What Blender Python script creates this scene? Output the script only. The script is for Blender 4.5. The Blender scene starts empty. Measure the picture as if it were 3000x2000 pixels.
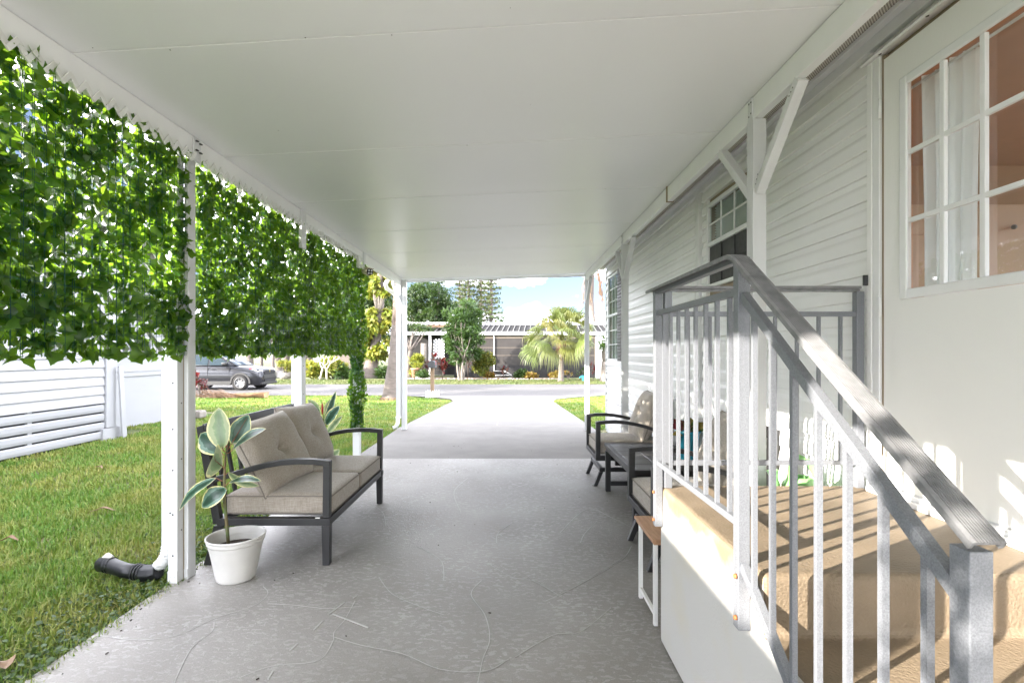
import bpy, math, random
import numpy as np
from mathutils import Vector, Matrix, Euler
random.seed(7)
RNG = np.random.default_rng(11)
S = bpy.context.scene
COL = S.collection
R = math.radians

# ------------------------------------------------------------------ camera
F_PX = 1475.0                       # focal length in pixels of the 3000 px wide photograph
cam_d = bpy.data.cameras.new('camera')
cam = bpy.data.objects.new('camera', cam_d); COL.objects.link(cam)
cam.location = (0, 0, 1.35)
cam.rotation_euler = (R(90), 0, 0)
cam_d.sensor_width = 36
cam_d.lens = 36 * F_PX / 3000
cam_d.shift_x = 6 / 3000
cam_d.shift_y = 32 / 3000
cam_d.clip_start = 0.02
cam_d.clip_end = 2000
S.camera = cam

# ------------------------------------------------------------------ light
SUN_TO = Vector((-1.0, -0.56, 0.43)).normalized()
sun_el = math.asin(SUN_TO.z)
sun_az = math.atan2(SUN_TO.x, SUN_TO.y)
world = bpy.data.worlds.new('World'); S.world = world; world.use_nodes = True
wn = world.node_tree.nodes; wl = world.node_tree.links
for n in list(wn): wn.remove(n)
sky = wn.new('ShaderNodeTexSky'); sky.sky_type = 'NISHITA'; sky.sun_disc = False
sky.sun_elevation = sun_el; sky.sun_rotation = sun_az % (2*math.pi)
sky.air_density = .6; sky.dust_density = .3; sky.ozone_density = 2.2
tc = wn.new('ShaderNodeTexCoord')
mp = wn.new('ShaderNodeMapping'); mp.inputs['Scale'].default_value = (1, 1, 2.6); mp.inputs['Location'].default_value = (8.8, 3.3, 1.7)
nz = wn.new('ShaderNodeTexNoise'); nz.inputs['Scale'].default_value = 4.2; nz.inputs['Detail'].default_value = 9; nz.inputs['Roughness'].default_value = .56
cr = wn.new('ShaderNodeValToRGB'); cr.color_ramp.elements[0].position = .46; cr.color_ramp.elements[1].position = .62
mx = wn.new('ShaderNodeMix'); mx.data_type = 'RGBA'
mx.inputs[7].default_value = (22.5, 22.6, 24.5, 1)
bg = wn.new('ShaderNodeBackground'); bg.inputs[1].default_value = 0.085
wo = wn.new('ShaderNodeOutputWorld')
wl.new(tc.outputs['Generated'], mp.inputs[0]); wl.new(mp.outputs[0], nz.inputs['Vector'])
wl.new(nz.outputs['Fac'], cr.inputs[0]); wl.new(cr.outputs[0], mx.inputs[0])
hs = wn.new('ShaderNodeHueSaturation'); hs.inputs['Saturation'].default_value = .8; hs.inputs['Value'].default_value = .30; wl.new(sky.outputs[0], hs.inputs['Color']); wl.new(hs.outputs[0], mx.inputs[6]); wl.new(mx.outputs[2], bg.inputs[0]); wl.new(bg.outputs[0], wo.inputs[0])
sd = bpy.data.lights.new('sun', 'SUN'); sd.energy = 2.125; sd.angle = R(.53); sd.color = (1, .93, .84)
sun = bpy.data.objects.new('sun', sd); COL.objects.link(sun)
sun.rotation_euler = SUN_TO.to_track_quat('Z', 'Y').to_euler(); sun.location = (-20, -12, 12)
S.view_settings.view_transform = 'Standard'; S.view_settings.look = 'None'
S.view_settings.gamma = 1; S.view_settings.use_curve_mapping = False
S.view_settings.exposure = 3.485
S.cycles.max_bounces = 12; S.cycles.diffuse_bounces = 6; S.cycles.transparent_max_bounces = 12
S.cycles.sample_clamp_indirect = 8

# ------------------------------------------------------------------ materials
def mat(name, col, rough=.6, metal=0, var=0, vscale=8, col2=None, bump=0, bscale=60, detail=4, spec=None, transl=0, trcol=None, rndcol=None, coat=0, stretch=None, lo=.35, hi=.65, bstretch=None):
    m = bpy.data.materials.new(name); m.use_nodes = True
    nt = m.node_tree; N = nt.nodes; L = nt.links
    b = N['Principled BSDF']
    b.inputs['Base Color'].default_value = (*col, 1); b.inputs['Roughness'].default_value = rough; b.inputs['Metallic'].default_value = metal
    if spec is not None: b.inputs['Specular IOR Level'].default_value = spec
    if coat: b.inputs['Coat Weight'].default_value = coat; b.inputs['Coat Roughness'].default_value = .05
    geo = N.new('ShaderNodeNewGeometry')
    csock = None
    def vec(st):
        if not st: return geo.outputs['Position']
        mpp = N.new('ShaderNodeMapping'); mpp.inputs['Scale'].default_value = st
        L.new(geo.outputs['Position'], mpp.inputs[0]); return mpp.outputs[0]
    if var or col2:
        n = N.new('ShaderNodeTexNoise'); n.inputs['Scale'].default_value = vscale; n.inputs['Detail'].default_value = detail
        L.new(vec(stretch), n.inputs['Vector'])
        r = N.new('ShaderNodeValToRGB'); r.color_ramp.elements[0].position = lo; r.color_ramp.elements[1].position = hi
        c2 = col2 if col2 else tuple(c*(1-var) for c in col)
        r.color_ramp.elements[0].color = (*c2, 1); r.color_ramp.elements[1].color = (*col, 1)
        L.new(n.outputs['Fac'], r.inputs[0]); csock = r.outputs[0]
    if rndcol:
        at = N.new('ShaderNodeAttribute'); at.attribute_name = 'rnd'
        oi = N.new('ShaderNodeObjectInfo')
        ad = N.new('ShaderNodeMath'); ad.operation = 'ADD'; L.new(at.outputs['Fac'], ad.inputs[0]); L.new(oi.outputs['Random'], ad.inputs[1])
        fr = N.new('ShaderNodeMath'); fr.operation = 'FRACT'; L.new(ad.outputs[0], fr.inputs[0])
        r = N.new('ShaderNodeValToRGB')
        els = r.color_ramp.elements
        while len(els) > 1: els.remove(els[0])
        for k, c in enumerate(rndcol):
            e = els.new(k/(len(rndcol)-1)) if k else els[0]
            if k == 0: e.position = 0
            e.color = (*c, 1)
        L.new(fr.outputs[0], r.inputs[0])
        if csock:
            q = N.new('ShaderNodeMix'); q.data_type = 'RGBA'; q.inputs[0].default_value = .5
            L.new(csock, q.inputs[6]); L.new(r.outputs[0], q.inputs[7]); csock = q.outputs[2]
        else: csock = r.outputs[0]
    if csock: L.new(csock, b.inputs['Base Color'])
    if bump:
        n = N.new('ShaderNodeTexNoise'); n.inputs['Scale'].default_value = bscale; n.inputs['Detail'].default_value = 5
        L.new(vec(bstretch), n.inputs['Vector'])
        bp = N.new('ShaderNodeBump'); bp.inputs['Strength'].default_value = bump; bp.inputs['Distance'].default_value = .01
        L.new(n.outputs['Fac'], bp.inputs['Height']); L.new(bp.outputs[0], b.inputs['Normal'])
    if transl:
        t = N.new('ShaderNodeBsdfTranslucent'); ms = N.new('ShaderNodeMixShader'); ms.inputs[0].default_value = transl
        if trcol:
            t.inputs[0].default_value = (*trcol, 1)
            if csock:
                hm = N.new('ShaderNodeMix'); hm.data_type = 'RGBA'; hm.inputs[0].default_value = .55
                hm.inputs[7].default_value = (*trcol, 1); L.new(csock, hm.inputs[6]); L.new(hm.outputs[2], t.inputs[0])
        elif csock: L.new(csock, t.inputs[0])
        else: t.inputs[0].default_value = (*col, 1)
        L.new(b.outputs[0], ms.inputs[1]); L.new(t.outputs[0], ms.inputs[2])
        L.new(ms.outputs[0], N['Material Output'].inputs[0])
    return m

def glass_mat(name, tint=(.9, .95, .95), refl=.12, rough=0.0):
    m = bpy.data.materials.new(name); m.use_nodes = True
    N = m.node_tree.nodes; L = m.node_tree.links
    N.remove(N['Principled BSDF'])
    t = N.new('ShaderNodeBsdfTransparent'); t.inputs[0].default_value = (*tint, 1)
    g = N.new('ShaderNodeBsdfGlossy'); g.inputs[1].default_value = rough
    fz = N.new('ShaderNodeFresnel'); fz.inputs[0].default_value = 1.5; gb = N.new('ShaderNodeNewGeometry'); inv = N.new('ShaderNodeMath'); inv.operation = 'SUBTRACT'; inv.inputs[0].default_value = 1; L.new(gb.outputs['Backfacing'], inv.inputs[1])
    a = N.new('ShaderNodeMath'); a.operation = 'ADD'; a.inputs[1].default_value = refl; L.new(fz.outputs[0], a.inputs[0]); a.use_clamp = True
    mu = N.new('ShaderNodeMath'); mu.operation = 'MULTIPLY'; L.new(a.outputs[0], mu.inputs[0]); L.new(inv.outputs[0], mu.inputs[1])
    ms = N.new('ShaderNodeMixShader'); L.new(mu.outputs[0], ms.inputs[0]); L.new(t.outputs[0], ms.inputs[1]); L.new(g.outputs[0], ms.inputs[2])
    L.new(ms.outputs[0], N['Material Output'].inputs[0])
    return m

M = {}
M['white'] = mat('white_paint', (.78, .78, .76), .42, var=.05, vscale=3, bump=.04, bscale=90)
M['ceiling'] = mat('ceiling_panel', (.885, .89, .90), .26, var=.035, vscale=.7, detail=2, bump=.10, bscale=420, bstretch=(1, .25, 1))
M['beam'] = mat('beam_paint', (.86, .865, .86), .4, var=.05, vscale=4)
M['post'] = mat('post_paint', (.70, .71, .715), .38, var=.08, vscale=5, stretch=(1, 1, .2))
M['siding'] = mat('siding_vinyl', (.87, .87, .865), .42, var=.05, vscale=2.2, bump=.05, bscale=200, bstretch=(.1, .1, 1))
M['door'] = mat('door_paint', (.86, .86, .835), .40, var=.03, vscale=1.5, bump=.06, bscale=160, bstretch=(1, 1, .15))
M['trim'] = mat('trim_paint', (.80, .81, .81), .35, var=.04)
M['skirt'] = mat('skirting_white', (.70, .70, .71), .45, var=.06, vscale=3, stretch=(1, .3, 1))
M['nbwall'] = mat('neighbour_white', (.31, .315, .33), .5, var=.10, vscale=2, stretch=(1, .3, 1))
M['dirtgap'] = mat('dirty_gap', (.30, .24, .17), .8)
M['dark'] = mat('dark_void', (.02, .02, .022), .8)
M['alu'] = mat('mill_aluminium', (.23, .24, .26), .5, metal=.3, col2=(.165, .175, .195), vscale=330, bump=.12, bscale=420, detail=6)
M['alucap'] = mat('handrail_aluminium', (.22, .22, .225), .6, metal=.15, col2=(.145, .147, .152), vscale=30, bump=.1, bscale=200, detail=8, lo=.3, hi=.6)
M['bolt'] = mat('rusty_bolt', (.45, .16, .05), .7, var=.4, vscale=90)
M['screw'] = mat('screw_head', (.10, .10, .10), .5, metal=.6)
M['mesh'] = mat('perforated_metal', (.55, .52, .46), .6)
M['black'] = mat('black_plastic', (.007, .008, .010), .38, var=.3, vscale=20, bump=.05)
M['frame'] = mat('charcoal_metal', (.020, .020, .021), .45, var=.25, vscale=9)
M['woodtop'] = mat('light_wood', (.50, .29, .17), .5, col2=(.40, .22, .12), vscale=12, stretch=(6, .8, 6), detail=5)
M['soil'] = mat('soil', (.05, .035, .025), .95, var=.5, vscale=40, bump=.8, bscale=50)
M['pot'] = mat('white_pot', (.62, .61, .58), .5, var=.10, vscale=6, bump=.06)
M['bluepot'] = mat('teal_glaze', (.03, .26, .36), .2, var=.3, vscale=6)
M['stem'] = mat('plant_stem', (.16, .10, .05), .7, col2=(.10, .14, .05), vscale=14)
M['greenplastic'] = mat('green_plastic', (.22, .48, .17), .35, var=.1)
M['clear'] = glass_mat('clear_plastic', (.92, .95, .93), .05, .1)
M['glass'] = glass_mat('window_glass', (.93, .96, .95), .09)
M['darkglass'] = mat('dark_window', (.03, .035, .04), .12, spec=.8)
M['brownwall'] = mat('tan_wall', (.50, .30, .19), .8, var=.05)
M['browndoor'] = mat('tan_cupboard', (.60, .40, .27), .5)
M['curtain'] = mat('white_curtain', (.90, .90, .90), .8, transl=.4)
M['screen'] = mat('insect_screen', (.05, .05, .052), .6, var=.3, vscale=30)
M['blind'] = mat('pale_blind', (.55, .60, .58), .7)
M['wood'] = mat('weathered_post', (.22, .15, .09), .8, var=.3, vscale=10, stretch=(4, 4, .5))
M['greybox'] = mat('grey_metal_box', (.045, .047, .05), .6, var=.3, vscale=12)
M['teal'] = mat('turquoise', (.03, .40, .52), .5)
M['terracotta'] = mat('terracotta', (.52, .27, .17), .8, var=.15)
M['ivy'] = mat('ivy_leaf', (.03, .12, .02), .33, rndcol=[(.008, .045, .008), (.016, .075, .010), (.010, .055, .014), (.030, .105, .012), (.009, .05, .018)], transl=.45, trcol=(.48, .80, .04))
M['net'] = mat('green_net', (.01, .07, .05), .5)
M['grass'] = mat('grass_blades', (.085, .205, .02), .6, col2=(.30, .27, .07), vscale=1.6, detail=8, lo=.40, hi=.58, rndcol=[(.02, .10, .01), (.075, .19, .016), (.17, .25, .03), (.04, .135, .012), (.38, .31, .11), (.13, .24, .025), (.29, .27, .07)], transl=.25, trcol=(.22, .36, .04))
M['verge'] = mat('verge_grass_blades', (.07, .12, .02), .7, col2=(.15, .14, .05), vscale=.6, detail=6, rndcol=[(.03, .06, .01), (.07, .10, .018), (.10, .10, .03)], transl=.15, trcol=(.12, .16, .03))
M['lawn'] = mat('lawn_soil', (.055, .10, .022), .95, col2=(.13, .11, .05), vscale=2.2, detail=9, bump=.9, bscale=90)
M['stuccobrown'] = mat('platform_coating', (.225, .172, .115), .65, col2=(.155, .117, .075), vscale=3.2, bump=.45, bscale=110, detail=6)
M['trunk'] = mat('grey_bark', (.13, .11, .095), .9, var=.35, vscale=6, bump=.6, bscale=20, bstretch=(1, 1, 4))
M['palmtrunk'] = mat('palm_bark', (.17, .14, .122), .9, col2=(.12, .10, .085), vscale=5, stretch=(1, 1, 3), bump=.7, bscale=16, bstretch=(1, 1, 5))
M['boots'] = mat('palm_boots', (.24, .14, .075), .9, var=.5, vscale=8)
M['limb'] = mat('pale_limb', (.19, .165, .14), .85, var=.3, vscale=8)
M['whitelimb'] = mat('white_limb', (.40, .36, .31), .85, var=.1)
def leafm(name, cols, tr, k=.35, rough=.5):
    cols = [tuple(.46*v for v in c) for c in cols]; tr = tuple(.45*v for v in tr)
    return mat(name, cols[0], rough, rndcol=cols, transl=k, trcol=tr)
M['lf_mid'] = leafm('leaf_mid', [(.05, .13, .02), (.08, .18, .03), (.045, .11, .02), (.12, .22, .035), (.06, .15, .03)], (.25, .42, .05))
M['lf_dark'] = leafm('leaf_dark', [(.035, .09, .018), (.055, .12, .02), (.03, .08, .016), (.09, .16, .03), (.12, .18, .03)], (.18, .32, .05))
M['lf_yellow'] = leafm('leaf_yellow', [(.60, .60, .04), (.46, .52, .04), (.26, .38, .04), (.70, .62, .10), (.16, .28, .03)], (.55, .55, .06))
M['lf_orange'] = leafm('leaf_orange', [(.42, .25, .03), (.48, .36, .05), (.30, .30, .05), (.45, .15, .03), (.25, .28, .04)], (.5, .3, .04))
M['lf_red'] = leafm('leaf_red', [(.22, .02, .04), (.30, .03, .05), (.12, .02, .02), (.30, .10, .04), (.16, .10, .03)], (.5, .05, .04))
M['lf_fan'] = leafm('leaf_fan', [(.22, .29, .06), (.15, .22, .045), (.32, .34, .09), (.10, .17, .04)], (.40, .42, .08), .3)
M['lf_fangold'] = leafm('leaf_fan_gold', [(.46, .40, .09), (.34, .34, .07), (.24, .28, .06)], (.5, .5, .08), .3)
M['lf_pine'] = leafm('leaf_pine', [(.10, .15, .035), (.14, .19, .04), (.07, .12, .03), (.18, .20, .05)], (.25, .3, .06), .25)
M['lf_palm'] = leafm('leaf_palm', [(.06, .13, .03), (.09, .17, .04), (.04, .10, .03)], (.2, .3, .06), .25)
M['lf_gold'] = leafm('leaf_gold', [(.50, .34, .03), (.42, .30, .04), (.35, .32, .05)], (.7, .45, .03), .4)
M['lf_dead'] = leafm('leaf_dead', [(.50, .30, .17), (.38, .22, .12), (.62, .42, .26)], (.4, .2, .1), .2)
M['roofgrey'] = mat('roof_panel_grey', (.035, .034, .034), .9, var=.35, vscale=5, spec=.1)
M['rib'] = mat('roof_rib', (.16, .16, .155), .9, var=.15, spec=.1)
M['beigeband'] = mat('beige_band', (.15, .125, .10), .7, var=.1)
M['darkwall'] = mat('dark_lower_wall', (.022, .021, .021), .7, var=.3, vscale=4)
M['cabinet'] = mat('cream_cabinet', (.38, .33, .26), .6)
M['stone'] = mat('edging_stone', (.26, .235, .21), .9, var=.3, vscale=8)
M['mulch'] = mat('mulch', (.22, .14, .08), .95, var=.5, vscale=14, bump=1, bscale=30)
M['carpaint'] = mat('car_paint_grey', (.017, .018, .023), .32, metal=.3, coat=.5)
M['cladding'] = mat('car_cladding', (.03, .03, .029), .6)
M['tyre'] = mat('tyre_rubber', (.014, .013, .012), .85)
M['rimmetal'] = mat('rim_metal', (.34, .345, .35), .35, metal=.5)
M['carglass'] = mat('car_glass', (.035, .05, .06), .08, spec=.6)
M['lamp'] = mat('lamp_lens', (.75, .78, .82), .1, spec=.9)
M['gold'] = mat('gold_badge', (.6, .45, .12), .3, metal=.8)
M['redlens'] = mat('red_lens', (.35, .03, .03), .2)

M['tile'] = mat('slate_tile', (.075, .075, .078), .4, var=.35, vscale=5)
M['croton_gold'] = mat('croton_gold', (.62, .34, .03), .4, col2=(.45, .05, .02), vscale=60)
M['lf_goldgreen'] = leafm('leaf_gold_green', [(.34, .36, .03), (.22, .28, .03), (.08, .14, .02), (.45, .42, .06), (.06, .11, .02)], (.4, .42, .05))
M['porch_screen'] = mat('porch_screen', (.036, .031, .028), .55, var=.2, vscale=2)
# special: coated floor
def floor_material():
    m = bpy.data.materials.new('coated_concrete'); m.use_nodes = True
    N = m.node_tree.nodes; L = m.node_tree.links; b = N['Principled BSDF']; b.inputs['Roughness'].default_value = .55
    geo = N.new('ShaderNodeNewGeometry')
    n1 = N.new('ShaderNodeTexNoise'); n1.inputs['Scale'].default_value = 34; n1.inputs['Detail'].default_value = 6; n1.inputs['Roughness'].default_value = .55; n1.inputs['Distortion'].default_value = .6
    n2 = N.new('ShaderNodeTexNoise'); n2.inputs['Scale'].default_value = 1.1; n2.inputs['Detail'].default_value = 6
    n3 = N.new('ShaderNodeTexNoise'); n3.inputs['Scale'].default_value = 160; n3.inputs['Detail'].default_value = 4
    mpp = N.new('ShaderNodeMapping'); mpp.inputs['Scale'].default_value = (.75, 1.35, 1); mpp.inputs['Rotation'].default_value = (0, 0, .4)
    L.new(geo.outputs['Position'], mpp.inputs[0])
    L.new(mpp.outputs[0], n1.inputs['Vector'])
    for n in (n2, n3): L.new(geo.outputs['Position'], n.inputs['Vector'])
    r1 = N.new('ShaderNodeValToRGB'); r1.color_ramp.elements[0].position = .545; r1.color_ramp.elements[1].position = .575
    L.new(n1.outputs['Fac'], r1.inputs[0])
    r2 = N.new('ShaderNodeValToRGB'); r2.color_ramp.elements[0].position = .35; r2.color_ramp.elements[1].position = .68
    r2.color_ramp.elements[0].color = (.200, .187, .168, 1); r2.color_ramp.elements[1].color = (.300, .288, .270, 1)
    L.new(n2.outputs['Fac'], r2.inputs[0])
    sp = N.new('ShaderNodeMix'); sp.data_type = 'RGBA'; sp.inputs[7].default_value = (.50, .49, .475, 1)
    n4 = N.new('ShaderNodeTexNoise'); n4.inputs['Scale'].default_value = 2.1; n4.inputs['Detail'].default_value = 5; L.new(geo.outputs['Position'], n4.inputs['Vector'])
    r4 = N.new('ShaderNodeMapRange'); r4.inputs['From Min'].default_value = .36; r4.inputs['From Max'].default_value = .66; r4.inputs['To Min'].default_value = .08; r4.inputs['To Max'].default_value = .42; L.new(n4.outputs['Fac'], r4.inputs[0])
    fm = N.new('ShaderNodeMath'); fm.operation = 'MULTIPLY'; L.new(r4.outputs[0], fm.inputs[1])
    L.new(r1.outputs[0], fm.inputs[0]); L.new(fm.outputs[0], sp.inputs[0]); L.new(r2.outputs[0], sp.inputs[6])
    g = N.new('ShaderNodeValToRGB'); g.color_ramp.elements[0].position = .3; g.color_ramp.elements[1].position = .7
    g.color_ramp.elements[0].color = (.82, .82, .82, 1); g.color_ramp.elements[1].color = (1.08, 1.08, 1.08, 1)
    L.new(n3.outputs['Fac'], g.inputs[0])
    mu = N.new('ShaderNodeMix'); mu.data_type = 'RGBA'; mu.blend_type = 'MULTIPLY'; mu.inputs[0].default_value = 1
    L.new(sp.outputs[2], mu.inputs[6]); L.new(g.outputs[0], mu.inputs[7]); L.new(mu.outputs[2], b.inputs['Base Color'])
    hm = N.new('ShaderNodeMath'); hm.operation = 'MULTIPLY_ADD'; hm.inputs[1].default_value = .35
    L.new(n3.outputs['Fac'], hm.inputs[0]); L.new(r1.outputs[0], hm.inputs[2])
    bp = N.new('ShaderNodeBump'); bp.inputs['Strength'].default_value = .35; bp.inputs['Distance'].default_value = .006
    L.new(hm.outputs[0], bp.inputs['Height']); L.new(bp.outputs[0], b.inputs['Normal'])
    return m
M['floor'] = floor_material()
M['crack'] = mat('crack_filler', (.38, .37, .352), .6)
M['drive'] = mat('driveway_concrete', (.165, .157, .145), .8, col2=(.142, .135, .125), vscale=3, detail=10, bump=.4, bscale=130)
M['road'] = mat('road_asphalt', (.080, .075, .072), .85, col2=(.063, .060, .058), vscale=1.2, detail=9, bump=.4, bscale=120, stretch=(.2, 1.5, 1))

def fabric_material():
    m = bpy.data.materials.new('linen_fabric'); m.use_nodes = True
    N = m.node_tree.nodes; L = m.node_tree.links; b = N['Principled BSDF']; b.inputs['Roughness'].default_value = .9
    b.inputs['Sheen Weight'].default_value = .2
    tcn = N.new('ShaderNodeTexCoord')
    hs = []
    for sc_ in ((24, 420, 420), (420, 24, 420), (420, 420, 24)):
        mpp = N.new('ShaderNodeMapping'); mpp.inputs['Scale'].default_value = sc_
        n = N.new('ShaderNodeTexNoise'); n.inputs['Scale'].default_value = 1; n.inputs['Detail'].default_value = 2
        L.new(tcn.outputs['Object'], mpp.inputs[0]); L.new(mpp.outputs[0], n.inputs['Vector']); hs.append(n.outputs['Fac'])
    a = N.new('ShaderNodeMath'); a.operation = 'ADD'; L.new(hs[0], a.inputs[0]); L.new(hs[1], a.inputs[1])
    a2 = N.new('ShaderNodeMath'); a2.operation = 'ADD'; L.new(a.outputs[0], a2.inputs[0]); L.new(hs[2], a2.inputs[1])
    mr = N.new('ShaderNodeMapRange'); mr.inputs['From Min'].default_value = 1.1; mr.inputs['From Max'].default_value = 1.9
    L.new(a2.outputs[0], mr.inputs[0])
    r = N.new('ShaderNodeValToRGB'); r.color_ramp.elements[0].color = (.22, .185, .148, 1); r.color_ramp.elements[1].color = (.47, .425, .365, 1)
    L.new(mr.outputs[0], r.inputs[0]); L.new(r.outputs[0], b.inputs['Base Color'])
    bp = N.new('ShaderNodeBump'); bp.inputs['Strength'].default_value = .25; bp.inputs['Distance'].default_value = .002
    L.new(mr.outputs[0], bp.inputs['Height']); L.new(bp.outputs[0], b.inputs['Normal'])
    return m
M['fabric'] = fabric_material()
M['piping'] = mat('piping_dark', (.20, .175, .15), .9)

def stain_material():   # white stucco side, brown run-off stain that follows the upper edge, patchy
    m = bpy.data.materials.new('stained_stucco'); m.use_nodes = True
    N = m.node_tree.nodes; L = m.node_tree.links; b = N['Principled BSDF']; b.inputs['Roughness'].default_value = .7
    geo = N.new('ShaderNodeNewGeometry'); sx = N.new('ShaderNodeSeparateXYZ'); L.new(geo.outputs['Position'], sx.inputs[0])
    n = N.new('ShaderNodeTexNoise'); n.inputs['Scale'].default_value = 5.5; n.inputs['Detail'].default_value = 5; L.new(geo.outputs['Position'], n.inputs['Vector'])
    # height measured against the tread line (0.73 on the landing, falling with the steps)
    mn = N.new('ShaderNodeMath'); mn.operation = 'MULTIPLY_ADD'; mn.inputs[1].default_value = .24; L.new(n.outputs['Fac'], mn.inputs[0]); L.new(sx.outputs['Z'], mn.inputs[2])
    r = N.new('ShaderNodeMapRange'); r.inputs['From Min'].default_value = .70; r.inputs['From Max'].default_value = .82; L.new(mn.outputs[0], r.inputs[0])
    q = N.new('ShaderNodeMix'); q.data_type = 'RGBA'; q.inputs[6].default_value = (.58, .57, .545, 1); q.inputs[7].default_value = (.22, .16, .095, 1)
    L.new(r.outputs[0], q.inputs[0]); 
    n2 = N.new('ShaderNodeTexNoise'); n2.inputs['Scale'].default_value = 3; n2.inputs['Detail'].default_value = 4; L.new(geo.outputs['Position'], n2.inputs['Vector'])
    r2 = N.new('ShaderNodeMapRange'); r2.inputs['From Min'].default_value = .52; r2.inputs['From Max'].default_value = .72; r2.inputs['To Max'].default_value = .45; L.new(n2.outputs['Fac'], r2.inputs[0])
    q2 = N.new('ShaderNodeMix'); q2.data_type = 'RGBA'; q2.inputs[7].default_value = (.60, .54, .38, 1); L.new(r2.outputs[0], q2.inputs[0]); L.new(q.outputs[2], q2.inputs[6])
    L.new(q2.outputs[2], b.inputs['Base Color'])
    n3 = N.new('ShaderNodeTexNoise'); n3.inputs['Scale'].default_value = 120; L.new(geo.outputs['Position'], n3.inputs['Vector'])
    bp = N.new('ShaderNodeBump'); bp.inputs['Strength'].default_value = .3; bp.inputs['Distance'].default_value = .004; L.new(n3.outputs['Fac'], bp.inputs['Height']); L.new(bp.outputs[0], b.inputs['Normal'])
    return m
M['stucco'] = stain_material()

def varleaf_material(name, inner, mid, margin, under=False):
    m = bpy.data.materials.new(name); m.use_nodes = True
    N = m.node_tree.nodes; L = m.node_tree.links; b = N['Principled BSDF']; b.inputs['Roughness'].default_value = .3
    at = N.new('ShaderNodeAttribute'); at.attribute_name = 'edge'
    geo = N.new('ShaderNodeNewGeometry')
    n = N.new('ShaderNodeTexNoise'); n.inputs['Scale'].default_value = 26; n.inputs['Detail'].default_value = 4; L.new(geo.outputs['Position'], n.inputs['Vector'])
    a = N.new('ShaderNodeMath'); a.operation = 'MULTIPLY_ADD'; a.inputs[1].default_value = .55; L.new(n.outputs['Fac'], a.inputs[0]); L.new(at.outputs['Fac'], a.inputs[2])
    r = N.new('ShaderNodeValToRGB'); r.color_ramp.interpolation = 'LINEAR'
    e = r.color_ramp.elements
    e[0].position = .25; e[0].color = (*inner, 1); e[1].position = .98; e[1].color = (*margin, 1)
    for p, c in ((.27, (inner[0]*.6, inner[1]*.6, inner[2]*.6)), (.58, inner), (.62, mid), (.90, mid), (.95, margin)):
        q = e.new(p); q.color = (*c, 1)
    L.new(a.outputs[0], r.inputs[0]); L.new(r.outputs[0], b.inputs['Base Color'])
    t = N.new('ShaderNodeBsdfTranslucent'); L.new(r.outputs[0], t.inputs[0])
    ms = N.new('ShaderNodeMixShader'); ms.inputs[0].default_value = .22
    L.new(b.outputs[0], ms.inputs[1]); L.new(t.outputs[0], ms.inputs[2]); L.new(ms.outputs[0], N['Material Output'].inputs[0])
    return m
M['varleaf'] = varleaf_material('variegated_leaf', (.025, .085, .045), (.12, .22, .16), (.78, .74, .36))
M['varpale'] = varleaf_material('pale_variegated_leaf', (.22, .32, .16), (.36, .42, .24), (.76, .72, .38))
M['redbud'] = mat('red_bud', (.45, .03, .04), .35)

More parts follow.
